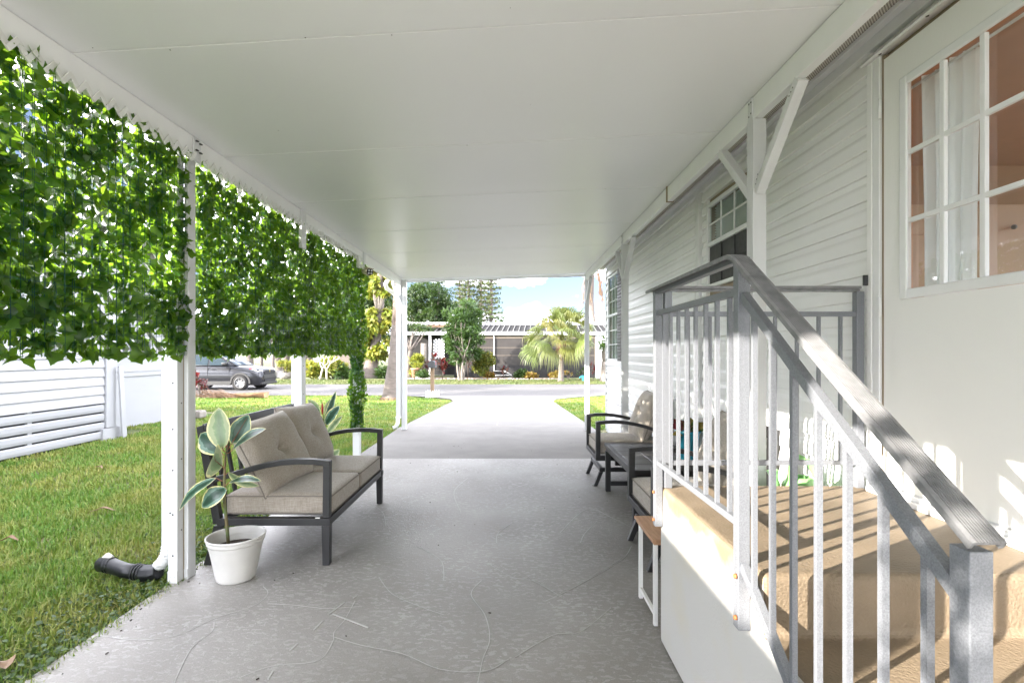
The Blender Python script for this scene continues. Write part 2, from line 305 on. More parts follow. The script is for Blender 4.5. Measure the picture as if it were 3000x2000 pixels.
# ------------------------------------------------------------------ mesh helpers
class MB:
    def __init__(s): s.v = []; s.f = []; s.sm = []
    def add(s, vs, fs, smooth=False):
        o = len(s.v); s.v += [tuple(v) for v in vs]
        for f in fs: s.f.append(tuple(i+o for i in f)); s.sm.append(smooth)
        return s
    def box(s, x0, x1, y0, y1, z0, z1):
        return s.add([(x0,y0,z0),(x1,y0,z0),(x1,y1,z0),(x0,y1,z0),(x0,y0,z1),(x1,y0,z1),(x1,y1,z1),(x0,y1,z1)],
                     [(0,3,2,1),(4,5,6,7),(0,1,5,4),(1,2,6,5),(2,3,7,6),(3,0,4,7)])
    def bar(s, p, q, w, h, up=(0,0,1)):   # box from p to q; w across, h along 'up'
        p = Vector(p); q = Vector(q); d = (q-p).normalized(); u = Vector(up)
        x = d.cross(u)
        if x.length < 1e-4: x = d.cross(Vector((1,0,0)))
        x.normalize(); u = x.cross(d).normalized()
        vs = []
        for c in (p, q):
            for a, b_ in ((-1,-1),(1,-1),(1,1),(-1,1)): vs.append(c + x*(a*w/2) + u*(b_*h/2))
        return s.add(vs, [(0,1,2,3),(7,6,5,4),(0,4,5,1),(1,5,6,2),(2,6,7,3),(3,7,4,0)])
    def prism(s, poly, axis, a, b_):  # poly in the two other axes
        n = len(poly); vs = []
        for t in (a, b_):
            for u, w in poly:
                vs.append({'x': (t,u,w), 'y': (u,t,w), 'z': (u,w,t)}[axis])
        fs = [tuple(range(n))[::-1], tuple(range(n, 2*n))] + [(i, (i+1)%n, n+(i+1)%n, n+i) for i in range(n)]
        return s.add(vs, fs)
    def tube(s, pts, rad, n=8, smooth=True, cap=True):
        pts = [Vector(p) for p in pts]
        if not hasattr(rad, '__len__'): rad = [rad]*len(pts)
        vs = []; prev = None
        for i, p in enumerate(pts):
            d = (pts[min(i+1, len(pts)-1)] - pts[max(i-1, 0)]).normalized()
            if prev is None:
                x = d.cross(Vector((0,0,1)))
                if x.length < 1e-3: x = d.cross(Vector((0,1,0)))
            else: x = prev - d*prev.dot(d)
            x.normalize(); prev = x; y = d.cross(x)
            for k in range(n):
                a = 2*math.pi*k/n; vs.append(p + (x*math.cos(a) + y*math.sin(a))*rad[i])
        fs = [(i*n+k, i*n+(k+1)%n, (i+1)*n+(k+1)%n, (i+1)*n+k) for i in range(len(pts)-1) for k in range(n)]
        s.add(vs, fs, smooth)
        if cap:
            o = len(s.v) - len(vs)
            s.f.append(tuple(o+k for k in range(n))[::-1]); s.sm.append(False)
            s.f.append(tuple(o+(len(pts)-1)*n+k for k in range(n))); s.sm.append(False)
        return s
    def lathe(s, prof, c=(0,0,0), n=24, axis='z', smooth=True):
        vs = []
        for r_, z in prof:
            for k in range(n):
                a = 2*math.pi*k/n; u = r_*math.cos(a); w = r_*math.sin(a)
                v = {'z': (u,w,z), 'y': (u,z,w), 'x': (z,u,w)}[axis]
                vs.append((v[0]+c[0], v[1]+c[1], v[2]+c[2]))
        fs = [(i*n+k, i*n+(k+1)%n, (i+1)*n+(k+1)%n, (i+1)*n+k) for i in range(len(prof)-1) for k in range(n)]
        s.add(vs, fs, smooth)
        return s
    def grid(s, P, smooth=True):   # P[i][j] vectors
        r_ = len(P); c = len(P[0])
        return s.add([p for row in P for p in row], [(i*c+j, i*c+j+1, (i+1)*c+j+1, (i+1)*c+j) for i in range(r_-1) for j in range(c-1)], smooth)
    def sphere(s, c, r_, n=10, sc=(1,1,1)):
        prof = [(math.sin(math.pi*i/n)*r_ + 1e-5, -math.cos(math.pi*i/n)*r_) for i in range(n+1)]
        o = len(s.v); s.lathe(prof, (0,0,0), 2*n)
        for i in range(o, len(s.v)):
            v = s.v[i]; s.v[i] = (v[0]*sc[0]+c[0], v[1]*sc[1]+c[1], v[2]*sc[2]+c[2])
        return s
    def xform(s, mtx):
        s.v = [tuple(mtx @ Vector(v)) for v in s.v]; return s

def world_loc(o):
    l = Vector(o.location)
    while o.parent: o = o.parent; l += Vector(o.location)
    return l
def meta(o, label=None, cat=None, group=None, kind=None):
    for k, v in (('label', label), ('category', cat), ('group', group), ('kind', kind)):
        if v: o[k] = v
    return o
def thing(name, label, cat, loc=(0,0,0), group=None):
    o = bpy.data.objects.new(name, None); COL.objects.link(o); o.location = loc; o.empty_display_size = .1
    return meta(o, label, cat, group)
def obj(name, mb, m, parent=None, loc=None, bevel=0, seg=2, subsurf=0):
    """One mesh object. Vertices are in world coordinates; the origin goes to loc (or stays at the parent's)."""
    me = bpy.data.meshes.new(name)
    base = world_loc(parent) if parent is not None else Vector((0,0,0))
    o0 = Vector(loc) if loc is not None else base
    me.from_pydata([(v[0]-o0.x, v[1]-o0.y, v[2]-o0.z) for v in mb.v], [], mb.f)
    me.polygons.foreach_set('use_smooth', mb.sm)
    me.update()
    me.materials.append(m)
    o = bpy.data.objects.new(name, me); COL.objects.link(o)
    if parent is not None: o.parent = parent
    o.location = o0 - base
    if bevel:
        bv = o.modifiers.new('bevel', 'BEVEL'); bv.width = bevel; bv.segments = seg; bv.limit_method = 'ANGLE'; bv.angle_limit = R(40)
    if subsurf:
        ss = o.modifiers.new('subsurf', 'SUBSURF'); ss.levels = subsurf; ss.render_levels = subsurf
    return o
def clone(o, parent=None):
    c = o.copy(); COL.objects.link(c)
    if parent is not None: c.parent = parent
    return c
def clone_tree(o, parent=None):
    c = clone(o, parent)
    for ch in list(o.children): clone_tree(ch, c)
    return c

def scatter(name, bv, bf, pos, rot, m, scale=None, parent=None, smooth=False, kind='stuff', rnd=None, origin=(0,0,0)):
    """Join N transformed copies of a small base mesh (numpy)."""
    bv = np.asarray(bv, float); N_ = len(pos); nv = len(bv)
    sc_ = np.ones(N_) if scale is None else np.asarray(scale)
    base = np.asarray(world_loc(parent) if parent is not None else origin, float)
    V = np.einsum('nij,vj->nvi', rot, bv) * sc_[:, None, None] + np.asarray(pos)[:, None, :] - base
    V = V.reshape(-1, 3)
    lens = [len(f) for f in bf]; flat = np.concatenate([np.array(f) for f in bf])
    loops = (flat[None, :] + (np.arange(N_)*nv)[:, None]).ravel()
    lt = np.tile(np.array(lens), N_); ls = np.concatenate([[0], np.cumsum(lt)[:-1]])
    me = bpy.data.meshes.new(name)
    me.vertices.add(len(V)); me.vertices.foreach_set('co', V.ravel().astype(np.float32))
    me.loops.add(len(loops)); me.loops.foreach_set('vertex_index', loops.astype(np.int32))
    me.polygons.add(len(lt)); me.polygons.foreach_set('loop_start', ls.astype(np.int32)); me.polygons.foreach_set('loop_total', lt.astype(np.int32))
    if smooth: me.polygons.foreach_set('use_smooth', np.ones(len(lt), bool))
    a = me.attributes.new('rnd', 'FLOAT', 'POINT')
    rv = RNG.random(N_) if rnd is None else rnd
    a.data.foreach_set('value', np.repeat(rv, nv).astype(np.float32))
    me.update(calc_edges=True)
    me.materials.append(m)
    o = bpy.data.objects.new(name, me); COL.objects.link(o)
    if parent is not None: o.parent = parent
    else: o.location = origin
    if kind: o['kind'] = kind
    return o
def rand_rot(N_, tilt=None):
    q = RNG.normal(size=(N_, 4)); q /= np.linalg.norm(q, axis=1)[:, None]
    w, x, y, z = q.T
    return np.stack([np.stack([1-2*(y*y+z*z), 2*(x*y-z*w), 2*(x*z+y*w)], 1), np.stack([2*(x*y+z*w), 1-2*(x*x+z*z), 2*(y*z-x*w)], 1), np.stack([2*(x*z-y*w), 2*(y*z+x*w), 1-2*(x*x+y*y)], 1)], 1)
def rots(ax, ay, az):   # Rz*Ry*Rx arrays
    cx, sx, cy, sy, cz, sz = np.cos(ax), np.sin(ax), np.cos(ay), np.sin(ay), np.cos(az), np.sin(az)
    return np.stack([np.stack([cz*cy, cz*sy*sx-sz*cx, cz*sy*cx+sz*sx], 1), np.stack([sz*cy, sz*sy*sx+cz*cx, sz*sy*cx-cz*sx], 1), np.stack([-sy, cy*sx, cy*cx], 1)], 1)

def G(y):      # ground level: flat to the end of the slab, then falling to the street
    if y < 9: return 0.0
    if y < 20: return -.42*(y-9)/11
    if y < 36: return -.42
    return -.42
def px(x, y, Y):   # where a pixel of the photograph lies at depth Y
    return ((x-1494)*Y/F_PX, Y, 1.35-(y-1032)*Y/F_PX)

# ------------------------------------------------------------------ ground, slab, drive, road
def sheet(name, xs, ys, dz, m, zf=G):
    mb = MB(); mb.grid([[(x, y, zf(y)+dz) for x in xs] for y in ys], smooth=False)
    mb.f = [f[::-1] for f in mb.f] if False else mb.f
    return meta(obj(name, mb, m), kind='structure')
sheet('ground', [-400, -60, -20, -8, -2, 2, 8, 20, 60, 400], [-60, 0, 9, 12, 15, 20, 28, 36, 60, 600], -.04, M['lawn'])
slab = MB(); slab.box(-2.0, 1.75, -6, 6.42, -.12, 0)
slab_o = meta(obj('patio_slab', slab, M['floor'], bevel=.008), kind='structure')
dr = MB()
L_ = [(-2.0, 6.43), (-2.0, 9.0), (-1.97, 13), (-1.93, 17.2), (-2.2, 18.6), (-3.0, 19.9), (-4.6, 20.9)]
Rr = [(1.55, 6.43), (1.50, 9.0), (1.48, 13), (1.47, 17.2), (1.7, 18.6), (2.5, 19.9), (4.0, 20.9)]
dr.grid([[(a[0], a[1], G(a[1])-.004), (b_[0], b_[1], G(b_[1])-.004)] for a, b_ in zip(L_, Rr)], smooth=False)
meta(obj('driveway', dr, M['drive']), kind='structure')
jt = MB(); jt.box(-2.0, 1.55, 6.415, 6.435, -.03, -.012)
for yj in (9.35, 12.4, 15.4):
    jt.add([(-1.96, yj-.008, G(yj-.008)), (1.48, yj-.008, G(yj-.008)), (1.48, yj+.008, G(yj+.008)), (-1.96, yj+.008, G(yj+.008))], [(0,1,2,3)])
jt.add([(-.25, 9.5, G(9.5)), (-.237, 9.5, G(9.5)), (-.237, 17, G(17)), (-.25, 17, G(17))], [(0,1,2,3)])
meta(obj('expansion_joint', jt, M['dirtgap']), kind='structure')
sheet('road', [-120, -30, 30, 120], [20.85, 24, 28.0], .0, M['road'])
side = MB(); side.grid([[(-24, 28.0, -.42), (-17, 28.0, -.42)], [(-24, 34, -.42), (-16.5, 34, -.42)], [(-22, 60, -.42), (-12, 60, -.42)]], smooth=False)
meta(obj('side_road', side, M['road']), kind='structure')
# wandering hairline ridges in the floor coating
cracks = MB()
def crack(pts, w=.006):
    P = []
    for i in range(len(pts)-1):
        p0 = pts[max(i-1, 0)]; p1 = pts[i]; p2 = pts[i+1]; p3 = pts[min(i+2, len(pts)-1)]
        for k in range(6):
            t = k/6
            P.append(tuple(.5*((2*p1[j]) + (-p0[j]+p2[j])*t + (2*p0[j]-5*p1[j]+4*p2[j]-p3[j])*t*t + (-p0[j]+3*p1[j]-3*p2[j]+p3[j])*t**3) for j in (0, 1)))
    P.append(pts[-1])
    rows = []
    for i, p in enumerate(P):
        q = P[min(i+1, len(P)-1)]; o_ = P[max(i-1, 0)]
        dx, dy = q[0]-o_[0], q[1]-o_[1]; l = math.hypot(dx, dy) or 1
        ww = w*(.6+.5*random.random())
        nx, ny = -dy/l*ww/2, dx/l*ww/2
        rows.append([(p[0]-nx, p[1]-ny, .002), (p[0], p[1], .0035), (p[0]+nx, p[1]+ny, .002)])
    cracks.grid(rows)
def gp(x, y):
    Y = 1.35*F_PX/(y-1032); return ((x-1494)*Y/F_PX, Y)
for line in ([(510,2000),(560,1900),(620,1850),(628,1823)], [(285,1860),(400,1874),(520,1860),(630,1810),(740,1775),(785,1740),(772,1718)],
             [(785,1768),(860,1772),(960,1782),(1060,1775)], [(700,1985),(800,1950),(930,1935),(975,1880),(980,1850),(1010,1815),(1040,1760)],
             [(980,1866),(1060,1890),(1180,1915),(1290,1960),(1420,1965),(1490,1930)], [(1400,2000),(1415,1930),(1435,1870),(1420,1800),(1380,1740),(1410,1700)],
             [(1455,1590),(1460,1560),(1500,1530)], [(1430,1650),(1500,1690),(1560,1700),(1640,1745)], [(1700,1590),(1715,1560),(1750,1525)],
             [(1640,1560),(1720,1490),(1800,1520),(1850,1545)], [(1110,1690),(1150,1740),(1240,1780),(1300,1800)], [(860,1640),(900,1615),(930,1590)],
             [(1350,1500),(1330,1440),(1370,1400)], [(1600,1760),(1700,1710),(1820,1640),(1850,1600)], [(1500,1930),(1620,1860),(1700,1850),(1790,1780)],
             [(1080,1470),(1120,1500),(1130,1540)], [(1220,1600),(1290,1640),(1300,1700)]):
    crack([gp(*p) for p in line], .006)
co = obj('hairline_ridge', cracks, M['crack'], slab_o); co['kind'] = 'stuff'
chips = MB()
for a, b_ in (((962,1800),(1010,1764)),((975,1798),(1080,1838)),((920,1845),(945,1820)),((850,1905),(872,1885)),((785,1990),(800,1965)),((1035,1752),(1045,1745))):
    p = gp(*a); q = gp(*b_); chips.bar((p[0],p[1],.002), (q[0],q[1],.002), .007, .004)
for k in range(16):
    x, y = random.uniform(-1.6, .5), random.uniform(2.0, 4.5); a = random.random()*6
    pass
obj('scrape_mark', chips, M['crack'], slab_o)['kind'] = 'stuff'
lit = MB()
for k in range(90):
    x = random.uniform(-1.9, 1.2) if random.random() < .5 else -1.97+abs(random.gauss(0, .12)); y = random.uniform(1.8, 7.5); a = random.random()*6.28; l = random.uniform(.004, .014)
    lit.bar((x, y, .003), (x+math.cos(a)*l, y+math.sin(a)*l, .005), l*.5, .003)
meta(obj('floor_litter', lit, M['soil']), 'tiny dark crumbs of leaf litter scattered over the patio slab', 'leaf litter', kind='stuff')
# ------------------------------------------------------------------ grass
def grass_region(regs, name, m):
    P = []; H = []; W = []
    for (x0, x1, y0, y1, d, h, w) in regs:
        n = int((x1-x0)*(y1-y0)*d)
        xs = RNG.uniform(x0, x1, n); ys = RNG.uniform(y0, y1, n)
        if x1 <= 12 and y0 > 8.9:
            ok = ~((xs > -2.05) & (xs < 1.5) & (ys < 18)); xs, ys = xs[ok], ys[ok]
            fl = np.clip((ys-17.5)/3.4, 0, 1)**1.6; ok = ~((xs > -2.0-2.6*fl) & (xs < 1.5+2.5*fl)); xs, ys = xs[ok], ys[ok]
        n = len(xs)
        zs = np.array([G(y) for y in ys]) - .038
        P.append(np.stack([xs, ys, zs], 1)); H.append(h*RNG.uniform(.4, 1.25, n)); W.append(np.full(n, w))
    P = np.concatenate(P); H = np.concatenate(H); W = np.concatenate(W); n = len(P)
    az = RNG.uniform(0, 2*np.pi, n); lean = RNG.uniform(0, .9, n)
    d = np.stack([np.cos(az), np.sin(az), np.zeros(n)], 1); s_ = np.stack([-np.sin(az+RNG.normal(0, .6, n)), np.cos(az), np.zeros(n)], 1)
    up = np.array([0, 0, 1.])
    b0 = P - s_*W[:, None]/2; b1 = P + s_*W[:, None]/2
    mid = P + d*(H*lean*.35)[:, None] + up*(H*.6)[:, None]
    tip = P + d*(H*lean)[:, None] + up*(H*(1-.35*lean))[:, None]
    m0 = mid - s_*W[:, None]*.4; m1 = mid + s_*W[:, None]*.4
    V = np.stack([b0, b1, m1, m0, tip], 1).reshape(-1, 3)
    faces = np.array([0, 1, 2, 3, 3, 2, 4]); loops = (faces[None] + (np.arange(n)*5)[:, None]).ravel()
    lt = np.tile([4, 3], n); ls = np.concatenate([[0], np.cumsum(lt)[:-1]])
    me = bpy.data.meshes.new(name)
    me.vertices.add(len(V)); me.vertices.foreach_set('co', V.ravel().astype(np.float32))
    me.loops.add(len(loops)); me.loops.foreach_set('vertex_index', loops.astype(np.int32))
    me.polygons.add(len(lt)); me.polygons.foreach_set('loop_start', ls.astype(np.int32)); me.polygons.foreach_set('loop_total', lt.astype(np.int32))
    a = me.attributes.new('rnd', 'FLOAT', 'POINT'); a.data.foreach_set('value', np.repeat(RNG.random(n), 5).astype(np.float32))
    me.update(calc_edges=True); me.materials.append(m)
    o = bpy.data.objects.new(name, me); COL.objects.link(o)
    return o
gr = grass_region([(-4.2, -1.93, 1.2, 3.3, 8500, .062, .0065), (-6.3, -2.0, 3.3, 5.0, 5000, .06, .008), (-6.35, -2.0, 5.0, 9, 2300, .06, .011),
                   (-7.2, 3, 9, 13, 1000, .05, .016), (-12, 8, 13, 20.8, 330, .06, .026)], 'grass', M['grass'])
meta(gr, 'short green lawn with dry straw patches beside the carport slab', 'grass', kind='stuff')
gr2 = grass_region([(-30, 22, 28.1, 33.2, 110, .07, .04)], 'grass', M['verge'])
meta(gr2, 'sunlit grass verge across the street', 'grass', kind='stuff')
# clover-like weeds along the slab edge
n = 5200
yy = RNG.uniform(1.3, 4.6, n)**1.0; xx = -1.98 - np.abs(RNG.normal(0, .22, n))
cl_v = [(0,0,0), (.006,.004,.001), (.008,0,.002), (.006,-.004,.001), (0,.0,.0)]
cv = [(0,0,0), (.005,.005,0), (.011,.004,0), (.013,0,0), (.011,-.004,0), (.005,-.005,0)]
meta(scatter('ground_weeds', cv, [(0,1,2,3,4,5)], np.stack([xx, yy, RNG.uniform(-.03, .015, n)], 1), rots(RNG.normal(0,.5,n), RNG.normal(0,.5,n), RNG.uniform(0,6.28,n)), M['lf_mid'], scale=RNG.uniform(.9, 2.3, n)),
     'small round leaved weeds along the slab edge', 'weeds')
# ------------------------------------------------------------------ carport
def ceil(x): return 2.65 + (x+1.9)*.025
cp = thing('carport', 'white aluminium carport roof on slim white posts along the mobile home', 'carport', (-1.9, 3, 0))
seams = [-5.7, -4.6, -3.5, -2.4, -1.3, -.2, .88, 2.0, 3.15, 4.18, 5.3, 6.45, 7.6, 8.80]
for i in range(len(seams)-1):
    a, b_ = seams[i]+.003, seams[i+1]-.003
    mb = MB(); x0, x1 = -2.06, 1.40
    vs = []
    for z in (0, .076):
        for x, y in ((x0, a+.2), (x1, a), (x1, b_), (x0, b_+.2)): vs.append((x, y, ceil(x)+z))
    mb.add(vs, [(0,3,2,1),(4,5,6,7),(0,1,5,4),(1,2,6,5),(2,3,7,6),(3,0,4,7)])
    obj('roof_panel', mb, M['ceiling'], cp, bevel=.0025, seg=1)
obj('seam_light_stop', MB().add([(-2.06,-5.7,ceil(-2.06)+.0765),(1.40,-5.7,ceil(1.40)+.0765),(1.40,8.8,ceil(1.40)+.0765),(-2.06,9.0,ceil(-2.06)+.0765)], [(0,1,2,3)]), M['dirtgap'], cp)  # unseen sheet added above the panels, blocks daylight so the seams stay dark
dots = MB()
for k in range(20):
    i = random.choice([7, 8, 9, 9, 9, 10]); x = random.uniform(-1.8, 1.2); y = seams[i]+.2*(1.31-x)/3.2+random.gauss(0, .02) if random.random() < .6 else random.uniform(1, 6); r_ = random.uniform(.001, .0025)
    dots.box(x-r_, x+r_, y-r_, y+r_, ceil(x)-.0012, ceil(x)-.0002)
obj('ceiling_speck', dots, M['soil'], cp)['kind'] = 'stuff'
mb = MB(); mb.bar((-2.07, 9.035, ceil(-2.07)+.02), (1.42, 8.835, ceil(1.42)+.02), .03, .14); obj('front_fascia', mb, M['trim'], cp, bevel=.003)
mb = MB(); mb.box(-1.945, -1.90, -6, 8.98, 2.52, 2.647); mb.box(-2.08, -1.95, -6, 9.0, 2.60, 2.645); obj('beam', mb, M['beam'], cp, bevel=.004)
mb = MB(); mb.box(1.312, 1.357, -6, 8.86, 2.605, ceil(1.31)-.003); obj('beam', mb, M['beam'], cp, bevel=.004)
mb = MB(); mb.box(1.303, 1.365, 4.19, 4.205, 2.60, 2.733); obj('beam_splice', mb, M['dirtgap'], cp)
# gutter trim on the outer side
mb = MB(); mb.box(-2.13, -2.085, -6, 9.02, 2.62, 2.74); obj('gutter', mb, M['white'], cp, bevel=.008)
def ribbed_post(name, x0, x1, y0, y1, z0, z1, faces='x', m='post', n=5):
    mb = MB(); mb.box(x0, x1, y0, y1, z0, z1)
    w = (y1-y0)
    for k in range(n):
        yc = y0 + w*(k+1)/(n+1)
        if 'x' in faces: mb.box(x1+.0004, x1+.0024, yc-w*.035, yc+w*.035, z0, z1)
        if 'X' in faces: mb.box(x0-.0024, x0-.0004, yc-w*.035, yc+w*.035, z0, z1)
    return obj(name, mb, M[m], cp, bevel=.0015, seg=1)
def screws(pts, r_=.006, l=.01, dirv=(1, 0, 0), parent=None, m='screw', name='screw'):
    for p in pts:
        mb = MB(); d = Vector(dirv); mb.tube([Vector(p), Vector(p)+d*l*.6, Vector(p)+d*l], [r_*1.2, r_*1.2, r_*.6], 6)
        obj(name, mb, M[m], parent)
# first pair of posts near the camera
pA = ribbed_post('post', -1.945, -1.920, 3.005, 3.075, 0, 2.52, 'x')
mb = MB(); mb.box(-1.897, -1.888, 3.01, 3.075, 2.50, 2.642)
for k in range(5): mb.box(-1.8875, -1.8862, 3.014+.0125*k, 3.018+.0125*k, 2.50, 2.642)
br = obj('post_bracket', mb, M['post'], cp)
screws([(-1.886, 3.025, 2.62), (-1.886, 3.060, 2.615), (-1.886, 3.024, 2.565), (-1.886, 3.060, 2.56)], .005, .018, (1, 0, -.35), br)
obj('post_foot', MB().box(-1.9435, -1.9215, 3.000, 3.0045, 0, .06), M['post'], cp)
obj('post_foot', MB().box(-2.0035, -1.9485, 2.946, 2.9485, .0, .07), M['post'], cp)
pB = obj('post', MB().box(-2.003, -1.949, 2.95, 3.01, 0, 2.52), M['post'], cp, bevel=.002)
screws([(-1.975, 2.949, z) for z in (1.17, .90, .66, .40, .16)] + [(-1.985, 2.949, .035), (-1.963, 2.949, .035), (-1.99, 2.949, .41)], .0045, .003, (0, -1, 0), pB)
screws([(-1.9485, 2.985, z) for z in (1.05, .72, .30)], .004, .003, (1, 0, 0), pB)
mb = MB(); mb.box(-1.948, -1.946, 3.0, 3.006, 0, 2.5); obj('caulk_line', mb, M['dirtgap'], cp)
# downspout behind the first post, ending in a ribbed elbow
dsp = MB(); dsp.box(-2.052, -2.006, 2.965, 3.02, .20, 2.6)
dsp.tube([(-2.03, 2.99, .21), (-2.035, 2.99, .16), (-2.055, 2.988, .11), (-2.09, 2.985, .085)], .032, 12)
for k in range(7):
    t = k/6; dsp.tube([(-2.03-.05*t*t, 2.99, .20-.11*t), (-2.031-.052*t*t, 2.99, .194-.11*t)], .036, 12)
obj('downspout', dsp, M['post'], cp)
# other posts of the garden side
def left_post(Y, w=.09, x=-1.995):
    p = obj('post', MB().box(x, x+w, Y, Y+w*.95, 0, 2.52), M['post'], cp, bevel=.002)
    screws([(x+w+.0004, Y+.04, z) for z in (.95, .55, 1.22)], .005, .003, (1, 0, 0), p)
left_post(4.80, .10, -2.086); left_post(6.50, .085, -2.03)
obj('post_sleeve', MB().box(-1.912, -1.885, 4.56, 4.66, 2.30, 2.645), M['post'], cp)
obj('post_sleeve', MB().box(-1.94, -1.885, 6.5, 6.57, 2.40, 2.645), M['post'], cp)
left_post(-.32, .10, -2.01); obj('post', MB().box(-1.945, -1.90, -.245, -.165, 0, 2.52), M['post'], cp, bevel=.002); left_post(-1.6, .09, -2.0); left_post(-3.6, .09, -2.0)
f4 = obj('post', MB().box(-1.895, -1.815, 8.80, 8.88, 0, 2.62), M['post'], cp, bevel=.002)
ribbed_post('post', -1.985, -1.905, 8.78, 8.86, .20, 2.52, 'X')
mb = MB(); mb.tube([(-2.05, 8.45, 2.56), (-2.10, 8.5, 2.50), (-2.10, 8.6, 2.44), (-2.02, 8.7, 2.38), (-1.96, 8.74, 2.32), (-1.955, 8.75, 2.22)], .035, 10)
obj('downspout_elbow', mb, M['white'], cp); mb = MB(); mb.tube([(-1.945, 8.76, .22), (-1.95, 8.755, .12), (-1.975, 8.74, .06), (-2.03, 8.72, .04)], .035, 10)
obj('downspout_elbow', mb, M['white'], cp)
mb = MB(); mb.box(-1.991, -1.90, 8.772, 8.866, .205, .235); obj('downspout_strap', mb, M['white'], cp)
mb = MB(); mb.bar((-1.855, 8.74, 2.03), (-1.93, 8.28, 2.50), .045, .045); obj('brace', mb, M['post'], cp, bevel=.002)
# house side posts with knee braces
def right_post(Y, near=True, far=True):
    ribbed_post('post', 1.303, 1.375, Y, Y+.07, 0, 2.604, 'X')
    br = obj('post_bracket', MB().box(1.3035, 1.3105, Y+.012, Y+.058, 2.6045, 2.722), M['post'], cp)
    screws([(1.3033, Y+.022, 2.70), (1.3033, Y+.045, 2.70), (1.3033, Y+.022, 2.64), (1.3033, Y+.045, 2.63)], .004, .003, (-1, 0, 0), br)
    if near:
        mb = MB(); mb.bar((1.336, Y-.0, 2.21), (1.336, Y-.395, 2.603), .045, .05, (1, 0, 0)); b1 = obj('brace', mb, M['post'], cp, bevel=.002)
        b1.data.materials[0] = M['post']
        screws([(1.3085, Y-.02-.011*k, 2.245+.022*k) for k in range(3)] + [(1.3085, Y-.34-.015*k, 2.55+.012*k) for k in range(3)], .003, .002, (-1, 0, 0), b1)
    if far:
        mb = MB(); mb.bar((1.336, Y+.07, 2.21), (1.336, Y+.465, 2.603), .045, .05, (1, 0, 0)); obj('brace', mb, M['post'], cp, bevel=.002)
right_post(2.70); right_post(5.83); right_post(8.72, True, False); right_post(-.4)
# perforated infill between beam and house
def perf():
    m = bpy.data.materials.new('perforated_infill'); m.use_nodes = True
    N = m.node_tree.nodes; L = m.node_tree.links; b = N['Principled BSDF']; b.inputs['Roughness'].default_value = .6
    geo = N.new('ShaderNodeNewGeometry'); mpp = N.new('ShaderNodeMapping'); mpp.inputs['Rotation'].default_value = (0, 0, R(45)); mpp.inputs['Scale'].default_value = (100, 100, 0)
    v = N.new('ShaderNodeTexVoronoi'); v.inputs['Randomness'].default_value = 0; v.inputs['Scale'].default_value = 1; v.voronoi_dimensions = '2D'
    L.new(geo.outputs['Position'], mpp.inputs[0]); L.new(mpp.outputs[0], v.inputs['Vector'])
    r = N.new('ShaderNodeValToRGB'); r.color_ramp.elements[0].position = .30; r.color_ramp.elements[1].position = .36
    r.color_ramp.elements[0].color = (.10, .08, .06, 1); r.color_ramp.elements[1].color = (.66, .63, .56, 1)
    L.new(v.outputs['Distance'], r.inputs[0]); L.new(r.outputs[0], b.inputs['Base Color'])
    return m
M['perf'] = perf()
mb = MB(); mb.box(1.36, 1.648, -6, 8.8, 2.79, 2.80)
obj('perforated_infill', mb, M['perf'], cp)

# ivy-side lattice strip hanging under the beam
lat = thing('plastic_lattice', 'white plastic lattice strip under the garden side beam behind the ivy', 'lattice', (-1.97, 4.6, 2.2))
for (a, b_) in ((1.25, 2.93), (3.12, 6.45)):
    n = int((b_-a)/.075)
    mb = MB()
    for k in range(-3, n+1):
        for sgn, dx in ((1, 0), (-1, .006)):
            y0 = a + k*.075; z0, z1 = 1.36, 2.565
            # long diagonals clipped to the panel
            ya, za = y0, z0 if sgn > 0 else z1
            pts = []
    # a crossing lattice with 10 cm pitch over the full screen height
    z0, z1 = 1.36, 2.57; pitch = .125
    k = a-(z1-z0)
    while k < b_:
        for sgn, dx in ((1, 0), (-1, .008)):
            # line from (k, z0) to (k+H, z1) or mirrored, clipped in y
            H = z1-z0
            t0 = max(0, (a-k)/H); t1 = min(1, (b_-k)/H)
            if t1-t0 > .03:
                za, zb = (z0+H*t0, z0+H*t1) if sgn > 0 else (z1-H*t0, z1-H*t1)
                if max(za, zb) > 2.30:
                    mb.bar((-1.985-dx, k+H*t0, za), (-1.985-dx, k+H*t1, zb), .006, .030, (0, -1 if sgn > 0 else 1, 1))
        k += pitch
    obj('lattice_strips', mb, M['white'], lat)
# zigzag top cut ends of the lattice in front of the beam
for (a, b_) in ((1.0, 2.99), (3.14, 6.4)):
    mb = MB(); y = a; k = 0
    while y < b_:
        mb.bar((-1.893, y, 2.545), (-1.893, y+.05, 2.495), .006, .026, (0, 1, 1)); mb.bar((-1.886, y+.075, 2.550), (-1.886, y+.03, 2.49), .006, .022, (0, -1, 1))
        y += .078
    obj('zigzag_edge', mb, M['white'], lat, bevel=.002)

